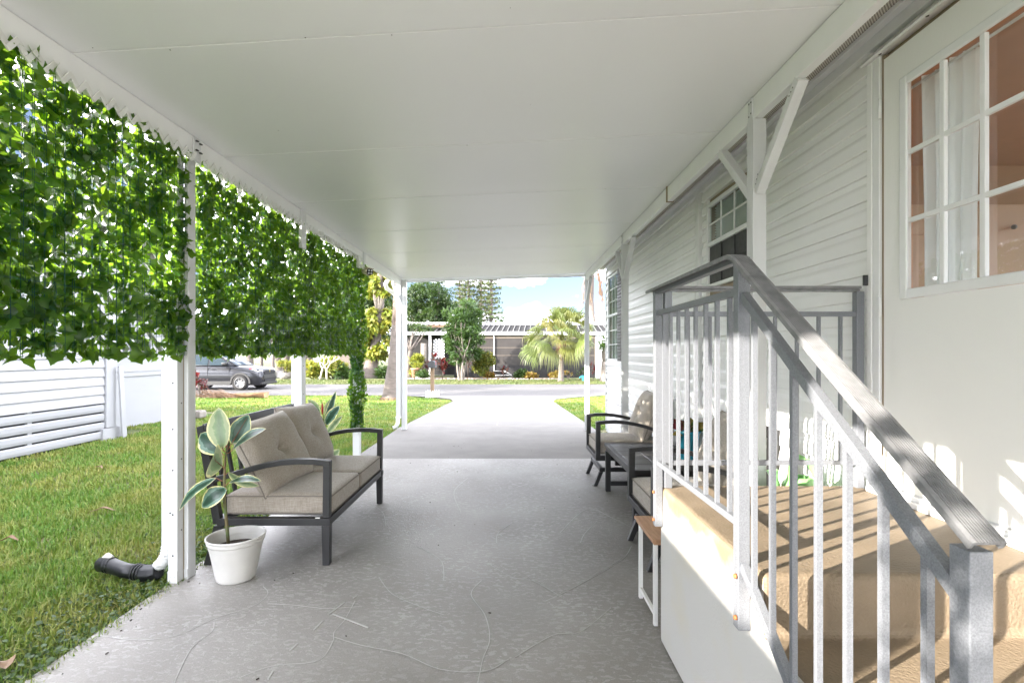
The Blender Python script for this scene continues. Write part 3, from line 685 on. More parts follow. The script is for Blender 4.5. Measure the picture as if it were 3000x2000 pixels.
# ------------------------------------------------------------------ ivy screens
def leaf_base(fold=.18):
    out = [(-.30,.10),(-.62,.18),(-.52,-.22),(-.60,-.30),(-.30,-.52),(0,-1.0),(.30,-.52),(.60,-.30),(.52,-.22),(.62,.18),(.30,.10)]
    ctr = [(0, .0, .03), (0, -.30, .06), (0, -.62, .03)]
    v = [(x, 0 + fold*(-abs(x))*.6, y) for x, y in out]
    v = [(x, d - .12*max(0, -y-.5), z) for (x, d, z), (_, y) in zip(v, out)]
    c0 = len(v); v += [(0, .06, .06), (0, .10, -.30), (0, .04, -.62)]
    f = [(0,1,2,c0), (2,3,4,c0+1,c0) , (4,5,c0+2,c0+1), (5,6,c0+2), (6,c0+1,c0+2), (6,7,8,c0,c0+1), (8,9,10,c0)]
    f = [(c0,0,1,2), (c0,2,3,c0+1), (c0+1,3,4,c0+2), (c0+2,4,5), (c0+2,5,6), (c0+1,c0+2,6,7), (c0,c0+1,7,8), (c0,8,9,10)]
    return np.array(v), f
LV, LF = leaf_base()
leaf_me = bpy.data.meshes.new('ivy_leaf'); leaf_me.from_pydata([tuple(v) for v in LV], [], LF); leaf_me.materials.append(M['ivy']); leaf_me.polygons.foreach_set('use_smooth', [True]*len(LF))
def ivy_panel(label, y0, y1, z0, z1, dens, size, loc, n_near=290):
    root = thing('ivy_screen', label, 'artificial ivy', loc, 'artificial ivy screens')
    A = (y1-y0)*(z1-z0); n = int(A*dens)
    ys = RNG.uniform(y0, y1, n); zs = RNG.uniform(z0+.02, z1, n)
    # clusters and thin places
    t = np.sin(ys*9.1+2*np.sin(zs*5.3))*np.sin(zs*8.7+1.5*np.sin(ys*4.1)); keep = RNG.random(n) < np.clip(.80+.35*t, .25, 1)
    ys, zs = ys[keep], zs[keep]; n = len(ys)
    xs = -1.915 - RNG.uniform(0, .055, n)
    # drooping bottom fringe
    nb = int((y1-y0)/.024); yb = RNG.uniform(y0, y1, nb); zb = z0 + RNG.normal(.012, .012, nb); xb = -1.90 - RNG.uniform(0, .03, nb)
    nt_ = int((y1-y0)/.05); yt = RNG.uniform(y0, y1, nt_); zt = z1 + RNG.normal(.0, .015, nt_); xt = -1.89 - RNG.uniform(0, .02, nt_)
    ne = int((z1-z0)/.045)*2; ye = np.concatenate([np.full(ne//2, y0), np.full(ne-ne//2, y1)]) + RNG.normal(0, .012, ne); ze = RNG.uniform(z0, z1, ne); xe = -1.90 - RNG.uniform(0, .03, ne)
    xs = np.concatenate([xs, xb, xt, xe]); ys = np.concatenate([ys, yb, yt, ye]); zs = np.concatenate([zs, zb, zt, ze])
    n = len(xs); pos = np.stack([xs, ys, zs], 1)
    ax = RNG.normal(0, .55, n); ay = RNG.normal(0, .65, n); az = RNG.choice([-np.pi/2, np.pi/2], n) + RNG.normal(0, .75, n)
    flip = RNG.random(n) < .15; ay = np.where(flip, ay+RNG.uniform(-2, 2, n), ay)
    sc_ = size*RNG.uniform(.65, 1.15, n)
    d = np.hypot(xs, ys)
    order = np.argsort(d*1.0/np.clip(sc_, 1e-3, 1)); near = order[:n_near]; rest = order[n_near:]
    rot = rots(ax, ay, az)
    base = Vector(loc)
    for i in near:
        o = bpy.data.objects.new('leaf', leaf_me); COL.objects.link(o); o.parent = root
        o.matrix_local = Matrix.Translation(Vector(pos[i])-base) @ Matrix(rot[i].tolist()).to_4x4() @ Matrix.Scale(float(sc_[i]), 4)
    scatter('leaf_mass', LV, LF, pos[rest], rot[rest], M['ivy'], scale=sc_[rest], parent=root, smooth=True)
    # netting and twigs
    mb = MB(); y = y0
    while y <= y1+.001:
        for dy in (0, .006): mb.bar((-1.925+RNG.normal(0,.003), y+dy, z0-.005), (-1.925+RNG.normal(0,.003), y+dy, z1+.01), .0016, .0016, (1,0,0))
        y += .047
    z = z0
    while z <= z1+.001:
        for dz in (0, .006): mb.bar((-1.923, y0-.01, z+dz+RNG.normal(0,.002)), (-1.923, y1+.01, z+dz+RNG.normal(0,.002)), .0016, .0016, (1,0,0))
        z += .05
    o = obj('netting', mb, M['net'], root); o['kind'] = 'stuff'
    tw = MB()
    for k in range(int((y1-y0)*16)):
        y = RNG.uniform(y0, y1); z = RNG.uniform(z0+.1, z1); pts = [(-1.93, y, z)]
        for q in range(4): y += RNG.normal(0, .03); z -= RNG.uniform(.02, .07); pts.append((-1.93-RNG.uniform(0, .02), y, max(z, z0)))
        tw.tube(pts, .0015, 4)
    o = obj('twigs', tw, M['net'], root); o['kind'] = 'stuff'
    return root
ivy_panel('large artificial ivy screen nearest the camera, left of the first white post', 1.28, 2.985, 1.335, 2.52, 1900, .052, (-1.93, 2.2, 1.33))
ivy_panel('longer artificial ivy screen beyond the first white post, above the loveseat', 3.10, 6.42, 1.335, 2.49, 2250, .049, (-1.93, 4.8, 1.33))
ivy_panel('short artificial ivy screen beside the steps, behind the photographer', -2.3, -.56, 1.335, 2.50, 1100, .052, (-1.93, -1.4, 1.33), 0)
# ivy wound round the third post
iw = thing('ivy_wrapped_post_cover', 'column of artificial ivy wound round the white post behind the loveseat', 'artificial ivy', (-1.99, 6.53, .3))
n = 1900
zz = RNG.uniform(.36, 2.5, n); th = RNG.uniform(0, 2*np.pi, n); rr = np.where(zz < 1.3, .105, .13)*RNG.uniform(.75, 1.12, n)*(.85+.2*np.sin(zz*9))
pos = np.stack([-1.985+rr*np.cos(th), 6.53+rr*np.sin(th), zz], 1)
scatter('leaf_mass', LV, LF, pos, rots(RNG.normal(.3, .4, n), RNG.normal(0, .6, n), th+np.pi/2+RNG.normal(0, .6, n)), M['ivy'], scale=RNG.uniform(.03, .048, n), parent=iw, smooth=True)
mb = MB()
for k in range(40):
    z = .36+k*.045; mb.tube([(-1.985+.085*math.cos(a), 6.53+.085*math.sin(a), z+RNG.normal(0,.004)) for a in np.linspace(0, 2*math.pi, 9)], .0016, 3)
for k in range(12):
    a = k/12*2*math.pi; mb.tube([(-1.985+.085*math.cos(a), 6.53+.085*math.sin(a), .34), (-1.985+.085*math.cos(a), 6.53+.085*math.sin(a), 1.5)], .0016, 3)
obj('netting', mb, M['net'], iw)['kind'] = 'stuff'

# security camera under the beam
sc0 = thing('security_camera', 'beige security camera with round lenses on a white bracket under the beam', 'camera', (-1.88, 6.3, 2.5))
cx, cy, cz = px(1078, 795, 6.25)
mb = MB(); mb.box(-1.90, -1.86, 6.22, 6.30, 2.40, 2.55); mb.bar((-1.88, 6.26, 2.45), (cx, cy+.02, cz), .04, .04); obj('bracket', mb, M['white'], sc0, bevel=.006)
mb = MB(); d = Vector((.55, -.65, -.18)).normalized(); c = Vector((cx, cy, cz))
mb.tube([c-d*.10, c-d*.095, c+d*.04, c+d*.055], [.035, .045, .047, .043], 16); mb.bar(c-d*.09+Vector((0,0,.042)), c+d*.08+Vector((0,0,.040)), .085, .008)
obj('housing', mb, M['cabinet'], sc0)
mb = MB(); mb.tube([c+d*.056, c+d*.062], .042, 16); obj('lens_face', mb, M['black'], sc0)
s_ = d.cross(Vector((0,0,1))).normalized(); u_ = s_.cross(d)
for a, b_ in ((-1,1),(1,1),(-1,-1),(1,-1)):
    q = c+d*.064+s_*(a*.017)+u_*(b_*.017); mb = MB(); mb.tube([q, q+d*.003], .011, 10); obj('lens', mb, M['lamp'], sc0)

# ------------------------------------------------------------------ mobile home
XW = 1.65
hm = thing('mobile_home', 'white vinyl sided mobile home with a glazed entry door and small paned windows', 'house', (XW+2.5, 3, 0))
C_H = .1145
def lap_profile(z): return [(XW+.02, z), (XW-.013, z), (XW-.0145, z+.004), (XW-.0115, z+.058), (XW-.009, z+.066), (XW-.001, z+.082), (XW+.0015, z+C_H-.0005), (XW+.02, z+C_H-.0005)]
winA = (3.44, 4.20, 1.88, 2.575)     # y0,y1,z0,z1
winB = (7.62, 8.42, 1.22, 2.60)
def courses(z0, z1):
    z = z0
    while z < z1-.01: yield z; z += C_H
def cutrow(z, segs, holes):
    out = []
    for a, b_ in segs:
        parts = [(a, b_)]
        for (h0, h1, hz0, hz1) in holes:
            if z+C_H*.6 > hz0 and z+C_H*.4 < hz1:
                new = []
                for p, q in parts:
                    if h0 > p: new.append((p, min(q, h0)))
                    if h1 < q: new.append((max(p, h1), q))
                parts = [x for x in new if x[1]-x[0] > .01]
        out += parts
    return out
Z0 = .56
for z in courses(Z0, 2.72):
    segs = [(-6, 1.33), (2.30, 4.31), (4.46, 8.56)]
    if z < .74: segs = [(-6, .6), (.6, 4.31), (4.46, 8.56)]
    for a, b_ in cutrow(z, segs, [winA, winB, (1.33, 2.30, .7, 2.8)]):
        mb = MB(); mb.prism(lap_profile(z), 'y', a, b_-(.008 if abs(b_-4.31) < .01 else 0) - random.uniform(0, .006)*(abs(b_-4.31) < .01))
        obj('siding_board', mb, M['siding'], hm)
# backing wall (thin behind siding) with openings left for door and windows
def wall_with_holes(x0, x1, y0, y1, z0, z1, holes, m, name):
    mb = MB(); ys = sorted({y0, y1, *[h[0] for h in holes], *[h[1] for h in holes]})
    for a, b_ in zip(ys[:-1], ys[1:]):
        hz = sorted([(h[2], h[3]) for h in holes if h[0] <= a+1e-6 and h[1] >= b_-1e-6])
        z = z0
        for p, q in hz:
            if p > z: mb.box(x0, x1, a, b_, z, p)
            z = q
        if z1 > z: mb.box(x0, x1, a, b_, z, z1)
    return obj(name, mb, m, hm)
DH = (1.40, 2.235, .76, 2.645)
wall_with_holes(XW+.022, XW+.10, -6, 8.57, .10, 2.86, [DH, winA, winB], M['dirtgap'], 'wall_core')
obj('vertical_seam_trim', MB().box(XW-.03, XW+.02, 4.325, 4.40, .05, 2.72), M['trim'], hm, bevel=.003)
obj('siding_end_channel', MB().box(XW-.002, XW+.02, 4.41, 4.455, .55, 2.72), M['dirtgap'], hm)
obj('corner_trim', MB().box(XW-.022, XW+.05, 8.562, 8.60, .05, 2.74), M['trim'], hm, bevel=.003)
# end wall
mb = MB(); mb.box(XW+.05, XW+4.2, 8.50, 8.57, 0, 2.86); mb.box(XW+.05, XW+4.2, -6, -5.9, 0, 2.86); mb.box(XW+4.1, XW+4.2, -6, 8.5, 0, .9); obj('end_wall', mb, M['siding'], hm)
# top trims
mb = MB(); mb.box(XW-.02, XW+.02, -6, 8.6, 2.715, 2.735); mb.box(XW-.010, XW+.02, -6, 8.6, 2.736, 2.775); mb.box(XW-.055, XW+.02, -6, 8.6, 2.776, 2.789); mb.box(XW-.06, XW-.054, -6, 8.6, 2.765, 2.788)
obj('top_trim', mb, M['trim'], hm, bevel=.0015, seg=1)
mb = MB(); mb.add([(XW-.12,-6,2.88),(XW+4.4,-6,2.88),(XW+2.1,-6,3.35),(XW-.12,8.75,2.88),(XW+4.4,8.75,2.88),(XW+2.1,8.75,3.35)], [(0,1,2),(3,5,4),(0,2,5,3),(1,4,5,2),(0,3,4,1)])
obj('roof', mb, M['white'], hm)
# skirting: horizontal slats with dark slots
obj('skirting_void', MB().box(XW+.03, XW+.06, 2.2, 8.55, 0, .56), M['dark'], hm)
z = .015
while z < .54:
    for a, b_ in ((-6, 1.2), (1.2, 4.31), (4.42, 6.7), (6.71, 8.56)):
        mb = MB(); mb.prism([(XW-.012, z), (XW+.02, z), (XW+.02, z+.098), (XW-.004, z+.098), (XW-.012, z+.085)], 'y', a, b_)
        obj('skirting_slat', mb, M['skirt'], hm)
    z += .108
def window(y0, y1, z0, z1, cols, rows_top, rows_bot, mid, dark_bottom):
    w = obj('window', MB().box(XW-.012, XW+.02, y0, y0+.028, z0, z1).box(XW-.012, XW+.02, y1-.028, y1, z0, z1).box(XW-.012, XW+.02, y0+.028, y1-.028, z1-.03, z1).box(XW-.012, XW+.02, y0+.028, y1-.028, z0, z0+.028), M['trim'], hm, bevel=.002, seg=1)
    obj('meeting_rail', MB().box(XW-.010, XW+.014, y0+.03, y1-.03, mid-.018, mid+.018), M['trim'], w, bevel=.002, seg=1)
    a, b_ = y0+.03, y1-.03
    for (p, q, nr, scr) in ((mid+.02, z1-.032, rows_top, False), (z0+.03, mid-.02, rows_bot, dark_bottom)):
        obj('pane', MB().box(XW+.006, XW+.009, a, b_, p, q), M['screen'] if scr else M['glass'], w)
        mt = M['screen'] if scr else M['trim']
        for k in range(1, cols):
            yc = a+(b_-a)*k/cols; obj('muntin', MB().box(XW-.003, XW+.005, yc-.007, yc+.007, p, q), mt, w)
        for k in range(1, nr):
            zc = p+(q-p)*k/nr; obj('muntin', MB().box(XW-.0035, XW+.0045, a, b_, zc-.006, zc+.006), mt, w)
    mb = MB(); zz = z0+.04
    while zz < z1-.03: mb.bar((XW+.055, a, zz), (XW+.055, b_, zz), .022, .002, (.5, 0, 1)); zz += .022
    obj('blind', mb, M['blind'], w)
    obj('window_backing', MB().box(XW+.075, XW+.08, y0, y1, z0, z1), M['blind'], w)
window(*winA, 3, 2, 2, 2.235, True)
window(*winB, 3, 3, 3, 1.95, False)
mb = MB(); mb.box(XW-.03, XW-.012, 7.28, 7.60, 1.22, 2.60)
for k in range(26): mb.bar((XW-.032, 7.31, 1.26+k*.05), (XW-.032, 7.57, 1.26+k*.05), .03, .004, (.7, 0, 1))
obj('shutter', mb, M['black'], hm)
# interior seen through the door glass
rm = MB(); rm.box(XW+.1, XW+3.6, 3.7, 3.8, .70, 2.85); rm.box(XW+3.5, XW+3.6, -3, 3.8, .70, .9); rm.box(XW+3.5, XW+3.6, 3.2, 3.7, .9, 2.85)  # unseen far side shaped as a wide opening to let daylight into the room
rm.box(XW+.101, XW+3.6, -3, 3.8, 2.72, 2.78); obj('room_wall', rm, M['brownwall'], hm)
obj('room_floor', MB().box(XW+.101, XW+3.6, -3, 3.8, .66, .70), M['woodtop'], hm)
mb = MB(); mb.box(2.75, 3.75, 3.64, 3.70, .75, 2.42); cb = obj('interior_cupboard', mb, M['browndoor'], hm, bevel=.004)
for zc in (1.35, 2.25): mb = MB(); mb.sphere((3.62, 3.615, zc), .018, 6); obj('knob', mb, M['alu'], cb)
obj('cupboard_rail', MB().box(2.85, 3.45, 3.625, 3.638, 2.2, 2.22).box(2.85, 3.45, 3.625, 3.638, .95, .97), M['browndoor'], cb)
mb = MB()
P = []
for i in range(33):
    t = i/32; yy_ = 1.925+.215*t; P.append([(XW+.13+.028*math.sin(t*31)+.01*math.sin(t*11), yy_ + (0 if j else .0), z) for j, z in enumerate((2.52, 1.9, 1.0))])
for row in P: row[1] = (row[1][0], 2.03+(row[1][1]-2.03)*.85, row[1][2]); row[2] = (row[2][0], 2.03+(row[2][1]-2.03)*.8, row[2][2])
mb.grid(P); obj('curtain', mb, M['curtain'], hm)
mb = MB(); mb.tube([(XW+.10, 1.45, 2.50), (XW+.10, 2.20, 2.50)], .006, 8); obj('curtain_rod', mb, M['trim'], hm)
# door
d0, d1, dz0, dz1 = 1.43, 2.205, .775, 2.63
lx = (1.535, 2.105, 1.57, 2.49)
mb = MB(); xo = XW-.012; xi = XW+.028
mb.box(xo, xi, d0, lx[0], dz0, dz1); mb.box(xo, xi, lx[1], d1, dz0, dz1); mb.box(xo, xi, lx[0], lx[1], lx[3], dz1); mb.box(xo, xi, lx[0], lx[1], dz0, lx[2])
door = obj('door', mb, M['door'], hm)
mb = MB(); w_ = .04; x0, x1 = XW-.026, XW-.0125
mb.box(x0, x1, lx[0], lx[0]+w_, lx[2], lx[3]); mb.box(x0, x1, lx[1]-w_, lx[1], lx[2], lx[3]); mb.box(x0, x1, lx[0]+w_, lx[1]-w_, lx[3]-w_, lx[3]); mb.box(x0, x1, lx[0]+w_, lx[1]-w_, lx[2], lx[2]+w_)
obj('lite_frame', mb, M['trim'], door, bevel=.006, seg=2)
ga, gb, gz0, gz1 = lx[0]+w_, lx[1]-w_, lx[2]+w_, lx[3]-w_
for i in range(3):
    for j in range(3):
        obj('pane', MB().box(XW+.002, XW+.005, ga+(gb-ga)*i/3, ga+(gb-ga)*(i+1)/3, gz0+(gz1-gz0)*j/3, gz0+(gz1-gz0)*(j+1)/3), M['glass'], door)
for k in (1, 2):
    yc = ga+(gb-ga)*k/3; obj('muntin', MB().box(XW-.020, XW-.004, yc-.011, yc+.011, gz0, gz1), M['trim'], door, bevel=.003)
    zc = gz0+(gz1-gz0)*k/3; obj('muntin', MB().box(XW-.0195, XW-.0045, ga, gb, zc-.010, zc+.010), M['trim'], door, bevel=.003)
for zc in (2.42, 1.55, .95):
    mb = MB(); mb.tube([(XW-.024, d1+.008, zc-.045), (XW-.024, d1+.008, zc+.045)], .007, 8); obj('hinge', mb, M['trim'], door)
mb = MB(); mb.sphere((XW-.06, d0+.06, 1.70), .028, 8); mb.tube([(XW-.012, d0+.06, 1.70), (XW-.05, d0+.06, 1.70)], .012, 8); obj('door_knob', mb, M['alu'], door)
mb = MB(); mb.box(XW-.020, XW+.02, d1+.018, d1+.060, .75, 2.66); obj('door_casing', mb, M['trim'], hm, bevel=.003)
mb = MB(); mb.box(XW-.022, XW+.02, d1+.062, d1+.095, .60, 2.70); obj('siding_channel', mb, M['siding'], hm, bevel=.003)
mb = MB(); mb.box(XW-.008, XW+.03, d1+.003, d1+.017, .75, 2.655); obj('door_gap', mb, M['dirtgap'], hm)
mb = MB(); mb.prism([(XW-.050, 2.655), (XW-.045, 2.648), (XW+.02, 2.668), (XW+.02, 2.70), (XW-.012, 2.70)], 'y', 1.33, d1+.10); cap = obj('drip_cap', mb, M['trim'], hm)
screws([(XW-.034, y, 2.652) for y in (1.5, 1.72, 1.95, 2.2)], .006, .003, (0, 0, -1), cap)
mb = MB(); mb.box(XW-.022, XW+.02, 1.33, 1.415, .75, 2.655); obj('door_casing', mb, M['trim'], hm, bevel=.003)
mb = MB(); mb.box(XW-.055, XW+.05, 1.36, 2.26, .731, .752); mb.box(XW-.035, XW+.05, 1.38, 2.24, .7525, .770); mb.box(XW-.013, XW+.02, 1.42, 2.21, .7705, .774); obj('threshold', mb, M['trim'], hm, bevel=.002)
# ------------------------------------------------------------------ landing and steps
st = thing('entry_steps', 'concrete landing and steps with tan coated treads and white stucco side below the door', 'steps', (1.17, 1.5, 0))
mb = MB(); prof = [(2.36,0),(2.36,.73),(1.40,.73),(1.40,.562),(1.115,.562),(1.115,.375),(.84,.375),(.84,.188),(.565,.188),(.565,0)]
mb.prism(prof, 'x', .702, 1.632)
so = obj('step_block', mb, M['stuccobrown'], st, bevel=.022, seg=4)
so.data.materials.append(M['stucco'])
for p in so.data.polygons:
    if p.normal.x < -.9: p.material_index = 1
# ------------------------------------------------------------------ railing
ra = thing('stair_railing', 'silver aluminium stair railing with ribbed flat handrail around the landing', 'railing', (.68, 1.5, .73))
XR = .6825
def rail_post(y, z0, z1, x=XR, s=.035):
    return obj('post', MB().box(x-s/2, x+s/2, y, y+s, z0, z1), M['alu'], ra, bevel=.002)
p1 = rail_post(2.307, .552, 1.628); p2 = rail_post(1.466, .540, 1.628); p3 = rail_post(.728, .20, 1.062)
for p, y in ((p1, 2.307), (p2, 1.466)):
    for zz in ((.582, .709) if y > 2 else (.574, .695)):
        mb = MB(); mb.tube([(XR-.019, y+.010, zz), (XR-.026, y+.010, zz)], [.008, .006], 8); obj('bolt', mb, M['bolt'], p)
mb = MB(); mb.tube([(XR, 2.306, 1.585), (XR, 2.3065, 1.585)], .004, 8); 
rail_post(2.30, .73, 1.628, .725, .034); rail_post(2.30, .73, 1.628, 1.603, .034)
def handrail(path, x0, x1, parent):
    """ribbed cap swept along (y,z) points"""
    w = x1-x0; nr = 9; sec = [(x0, -.012), (x0, .0)]
    for k in range(nr):
        a = x0+.005+(w-.010)*k/nr; b_ = x0+.005+(w-.010)*(k+1)/nr; g = (b_-a)
        sec += [(a+g*.10, .0025), (a+g*.60, .0025), (a+g*.70, .0006), (a+g*1.0, .0006)]
    sec += [(x1, .0), (x1, -.012), (x1-.006, -.012), (x1-.006, -.004), (x0+.006, -.004), (x0+.006, -.012)]
    rows = []
    for i, (y, z) in enumerate(path):
        a = path[max(i-1, 0)]; b_ = path[min(i+1, len(path)-1)]
        d = Vector((0, b_[0]-a[0], b_[1]-a[1])).normalized(); nn = Vector((1,0,0)).cross(d)
        if nn.z < 0: nn = -nn
        rows.append([(x, y+nn.y*h, z+nn.z*h) for x, h in sec])
    mb = MB(); rows = [r_+[r_[0]] for r_ in rows]; mb.grid(rows, smooth=False)
    for r_, rev in ((rows[0], 1), (rows[-1], 0)):
        c = sum((Vector(v) for v in r_[:-1]), Vector())/(len(r_)-1)
        mb.add(r_, [tuple(range(len(r_)-1))[::-1 if rev else 1]])
    return obj('handrail', mb, M['alucap'], parent)
handrail([(2.385, 1.640), (1.53, 1.640), (1.495, 1.638), (1.465, 1.630), (1.44, 1.615), (1.41, 1.592), (.70, 1.085)], .642, .692, ra)
mb = MB(); mb.bar((XR, 2.36, 1.627), (XR, 1.49, 1.627), .026, .018); mb.bar((XR, 1.49, 1.625), (XR, 1.42, 1.585), .026, .018); mb.bar((XR, 1.42, 1.585), (XR, .74, 1.098), .026, .018); obj('handrail_channel', mb, M['alu'], ra)
bb = .019
obj('rail', MB().bar((XR, 2.307, 1.530), (XR, 1.501, 1.530), .022, .022), M['alu'], ra, bevel=.0015)
obj('rail', MB().bar((XR, 2.307, .845), (XR, 1.501, .845), .022, .022), M['alu'], ra, bevel=.0015)
obj('rail', MB().bar((XR, 1.468, 1.515), (XR, .760, .985), .022, .026), M['alu'], ra, bevel=.0015)
obj('rail', MB().bar((XR, 1.468, .728), (XR, .760, .198), .022, .026), M['alu'], ra, bevel=.0015)
for k in range(8):
    y = 1.563+.0955*k; obj('baluster', MB().box(XR-.0065, XR+.0065, y-.0065, y+.0065, .8565, 1.5185), M['alu'], ra)
for k in range(7):
    y = 1.406-.0972*k; t = (1.468-y)/(1.468-.76)
    obj('baluster', MB().box(XR-.0065, XR+.0065, y-.0065, y+.0065, .728-.53*t+.004, 1.515-.53*t-.004), M['alu'], ra)
# back of the landing
obj('handrail', MB().box(.70, 1.60, 2.288, 2.338, 1.640, 1.652).box(.705, 1.60, 2.30, 2.326, 1.6285, 1.6395), M['alucap'], ra, bevel=.002)
obj('rail', MB().box(.743, 1.586, 2.306, 2.328, 1.515, 1.537), M['alu'], ra, bevel=.0015)
obj('rail', MB().box(.743, 1.586, 2.306, 2.328, .833, .855), M['alu'], ra, bevel=.0015)
for k in range(8):
    x = .82+.1*k; obj('baluster', MB().box(x-.0065, x+.0065, 2.3105, 2.3235, .8555, 1.5145), M['alu'], ra)
obj('end_bracket', MB().box(1.604, 1.622, 2.28, 2.29, 1.653, 1.70), M['greybox'], ra)

# ------------------------------------------------------------------ patio furniture
def superbox(x0, x1, y0, y1, z0, z1, n=12, p=9, puff=.0):
    mb = MB(); ts = [math.sin(math.pi/2*(2*i/n-1)) for i in range(n+1)]
    cx, cy, cz = (x0+x1)/2, (y0+y1)/2, (z0+z1)/2; hx, hy, hz = (x1-x0)/2, (y1-y0)/2, (z1-z0)/2
    # rounding radius in metres is equal on every axis
    r_ = min(hx, hy, hz)*.42
    def m_(a, b_, c):
        q = Vector((a*hx, b_*hy, c*hz)); core = Vector((max(-hx+r_, min(hx-r_, q.x)), max(-hy+r_, min(hy-r_, q.y)), max(-hz+r_, min(hz-r_, q.z))))
        d = q-core; l = d.length; o = core + (d/l*r_ if l > 1e-6 else d)
        u, v = a, b_
        o.z += puff*(1-u*u)*(1-v*v)*(1 if c > 0 else 0)*max(0, c)
        return (o.x+cx, o.y+cy, o.z+cz)
    for s_ in (-1, 1):
        for ax in range(3):
            P = []
            for a in ts:
                row = []
                for b_ in ts:
                    v = [0,0,0]; v[ax] = s_; v[(ax+1)%3] = a; v[(ax+2)%3] = b_*s_; row.append(m_(*v))
                P.append(row)
            mb.grid(P)
    return mb
def weld(o):
    w = o.modifiers.new('weld', 'WELD'); w.merge_threshold = .0006; return o
def pillow(w, h, t, n=26, seed=0, button=True):
    rg = np.random.default_rng(seed); ph = rg.uniform(0, 6, 6)
    mb = MB()
    for s_ in (1, -1):
        P = []
        for i in range(n+1):
            u = math.sin(math.pi/2*(2*i/n-1)); row = []
            for j in range(n+1):
                v = math.sin(math.pi/2*(2*j/n-1))
                pr = max(0, (1-abs(u)**3.2)*(1-abs(v)**3.2))**.42
                d = 0; rr = math.hypot(u, v)
                if button: d = .62*math.exp(-(rr/.13)**2) + .16*math.exp(-(rr/.5)**2)*(1+.5*math.cos(4*math.atan2(v, u)+ph[0]))
                wr = .035*math.sin(7*u+3*v+ph[1])*math.sin(5*v-2*u+ph[2]) + .03*math.sin(11*u*v+ph[3])
                x = s_*t/2*(pr*(1-d)+wr*pr)
                pin = 1-.05*(1-abs(u)**2)*abs(v)**6; pin2 = 1-.05*(1-abs(v)**2)*abs(u)**6
                row.append((x, u*w/2*pin2, v*h/2*pin))
            P.append(row if s_ > 0 else row[::-1])
        mb.grid(P)
    edge = [(0, u*w/2*(1-.05*(1-abs(v)**2)*abs(u)**6), v*h/2*(1-.05*(1-abs(u)**2)*abs(v)**6)) for u, v in
            [(math.sin(math.pi/2*k/8), -1) for k in range(-8, 8)] + [(1, math.sin(math.pi/2*k/8)) for k in range(-8, 8)] + [(math.sin(-math.pi/2*k/8), 1) for k in range(-8, 8)] + [(-1, math.sin(-math.pi/2*k/8)) for k in range(-8, 9)]]
    return mb, edge
def put_pillow(parent, w, h, t, mtx, seed, flip=1):
    mb, edge = pillow(w, h, t, seed=seed); mb.xform(mtx); o = weld(obj('back_cushion', mb, M['fabric'], parent))
    e = MB(); e.tube([mtx @ Vector(p) for p in edge], .0045, 6); obj('piping', e, M['piping'], o)
    b_ = MB(); c = mtx @ Vector((flip*t*.19, 0, 0)); b_.sphere(c, .013, 6); obj('button', b_, M['fabric'], o)
    return o
def seat_cushion(parent, x0, x1, y0, y1, z0, z1):
    o = weld(obj('seat_cushion', superbox(x0, x1, y0, y1, z0, z1, puff=.022), M['fabric'], parent))
    for z in (z0+.016, z1-.014):
        r_ = .022; P = []
        for cx, cy, a0 in ((x1-r_, y1-r_, 0), (x0+r_, y1-r_, 90), (x0+r_, y0+r_, 180), (x1-r_, y0+r_, 270)):
            for k in range(5): a = R(a0+22.5*k); P.append((cx+(r_+.001)*math.cos(a), cy+(r_+.001)*math.sin(a), z))
        P.append(P[0]); e = MB(); e.tube(P, .004, 6, cap=False); obj('piping', e, M['piping'], o)
    return o
sf = thing('patio_loveseat', 'two seat outdoor loveseat with charcoal metal frame and beige cushions on the left', 'loveseat', (-1.5, 3.87, 0))
YA, YB = 3.215, 4.515
def arm_side(y, parent, fx=-1.168, sgn=1, cx=0):
    """front post, curved arm, back upright, rear leg, in a plane of constant y (sgn mirrors x about cx)"""
    T = lambda x: cx + sgn*(x-cx) if sgn < 0 else x
    obj('leg', MB().prism([(T(-1.145), 0), (T(-1.190), 0), (T(-1.196), .25), (T(-1.143), .25)], 'y', y-.022, y+.022), M['frame'], parent, bevel=.003)
    mb = MB(); mb.prism([(T(-1.146), .30), (T(-1.190), .30), (T(-1.186), .652), (T(-1.142), .661)], 'y', y-.022, y+.022); 
    obj('arm_post', mb, M['frame'], parent, bevel=.003)
    pts = [(-1.143, .661), (-1.25, .672), (-1.35, .674), (-1.45, .667), (-1.55, .65), (-1.65, .624), (-1.75, .595), (-1.89, .555)]
    top = [(T(x), z) for x, z in pts]; bot = [(T(x), z-.034) for x, z in pts[::-1]]
    mb = MB(); n_ = len(top)
    vs = [(x, y-.024, z) for x, z in top+bot] + [(x, y+.024, z) for x, z in top+bot]; N2 = 2*n_
    fs = [(i, i+1, N2-2-i, N2-1-i) for i in range(n_-1)] + [tuple(N2+k for k in (i, i+1, N2-2-i, N2-1-i))[::-1] for i in range(n_-1)] + [(i, i+N2, (i+1)%N2+N2, (i+1)%N2) for i in range(N2)]
    mb.add(vs, fs); obj('armrest', mb, M['frame'], parent, bevel=.003)
    obj('back_upright', MB().prism([(T(-1.835), .26), (T(-1.885), .26), (T(-1.992), .875), (T(-1.945), .89)], 'y', y-.02, y+.02), M['frame'], parent, bevel=.003)
    obj('leg', MB().prism([(T(-1.90), 0), (T(-1.945), 0), (T(-1.882), .25), (T(-1.83), .25)], 'y', y-.02, y+.02), M['frame'], parent, bevel=.003)
    obj('side_rail', MB().box(min(T(-1.14), T(-1.86)), max(T(-1.14), T(-1.86)), y-.024, y+.024, .252, .297), M['frame'], parent, bevel=.003)
for y in (YA, YB): arm_side(y, sf)
obj('front_rail', MB().box(-1.19, -1.145, YA+.026, YB-.026, .25, .296), M['frame'], sf, bevel=.003)
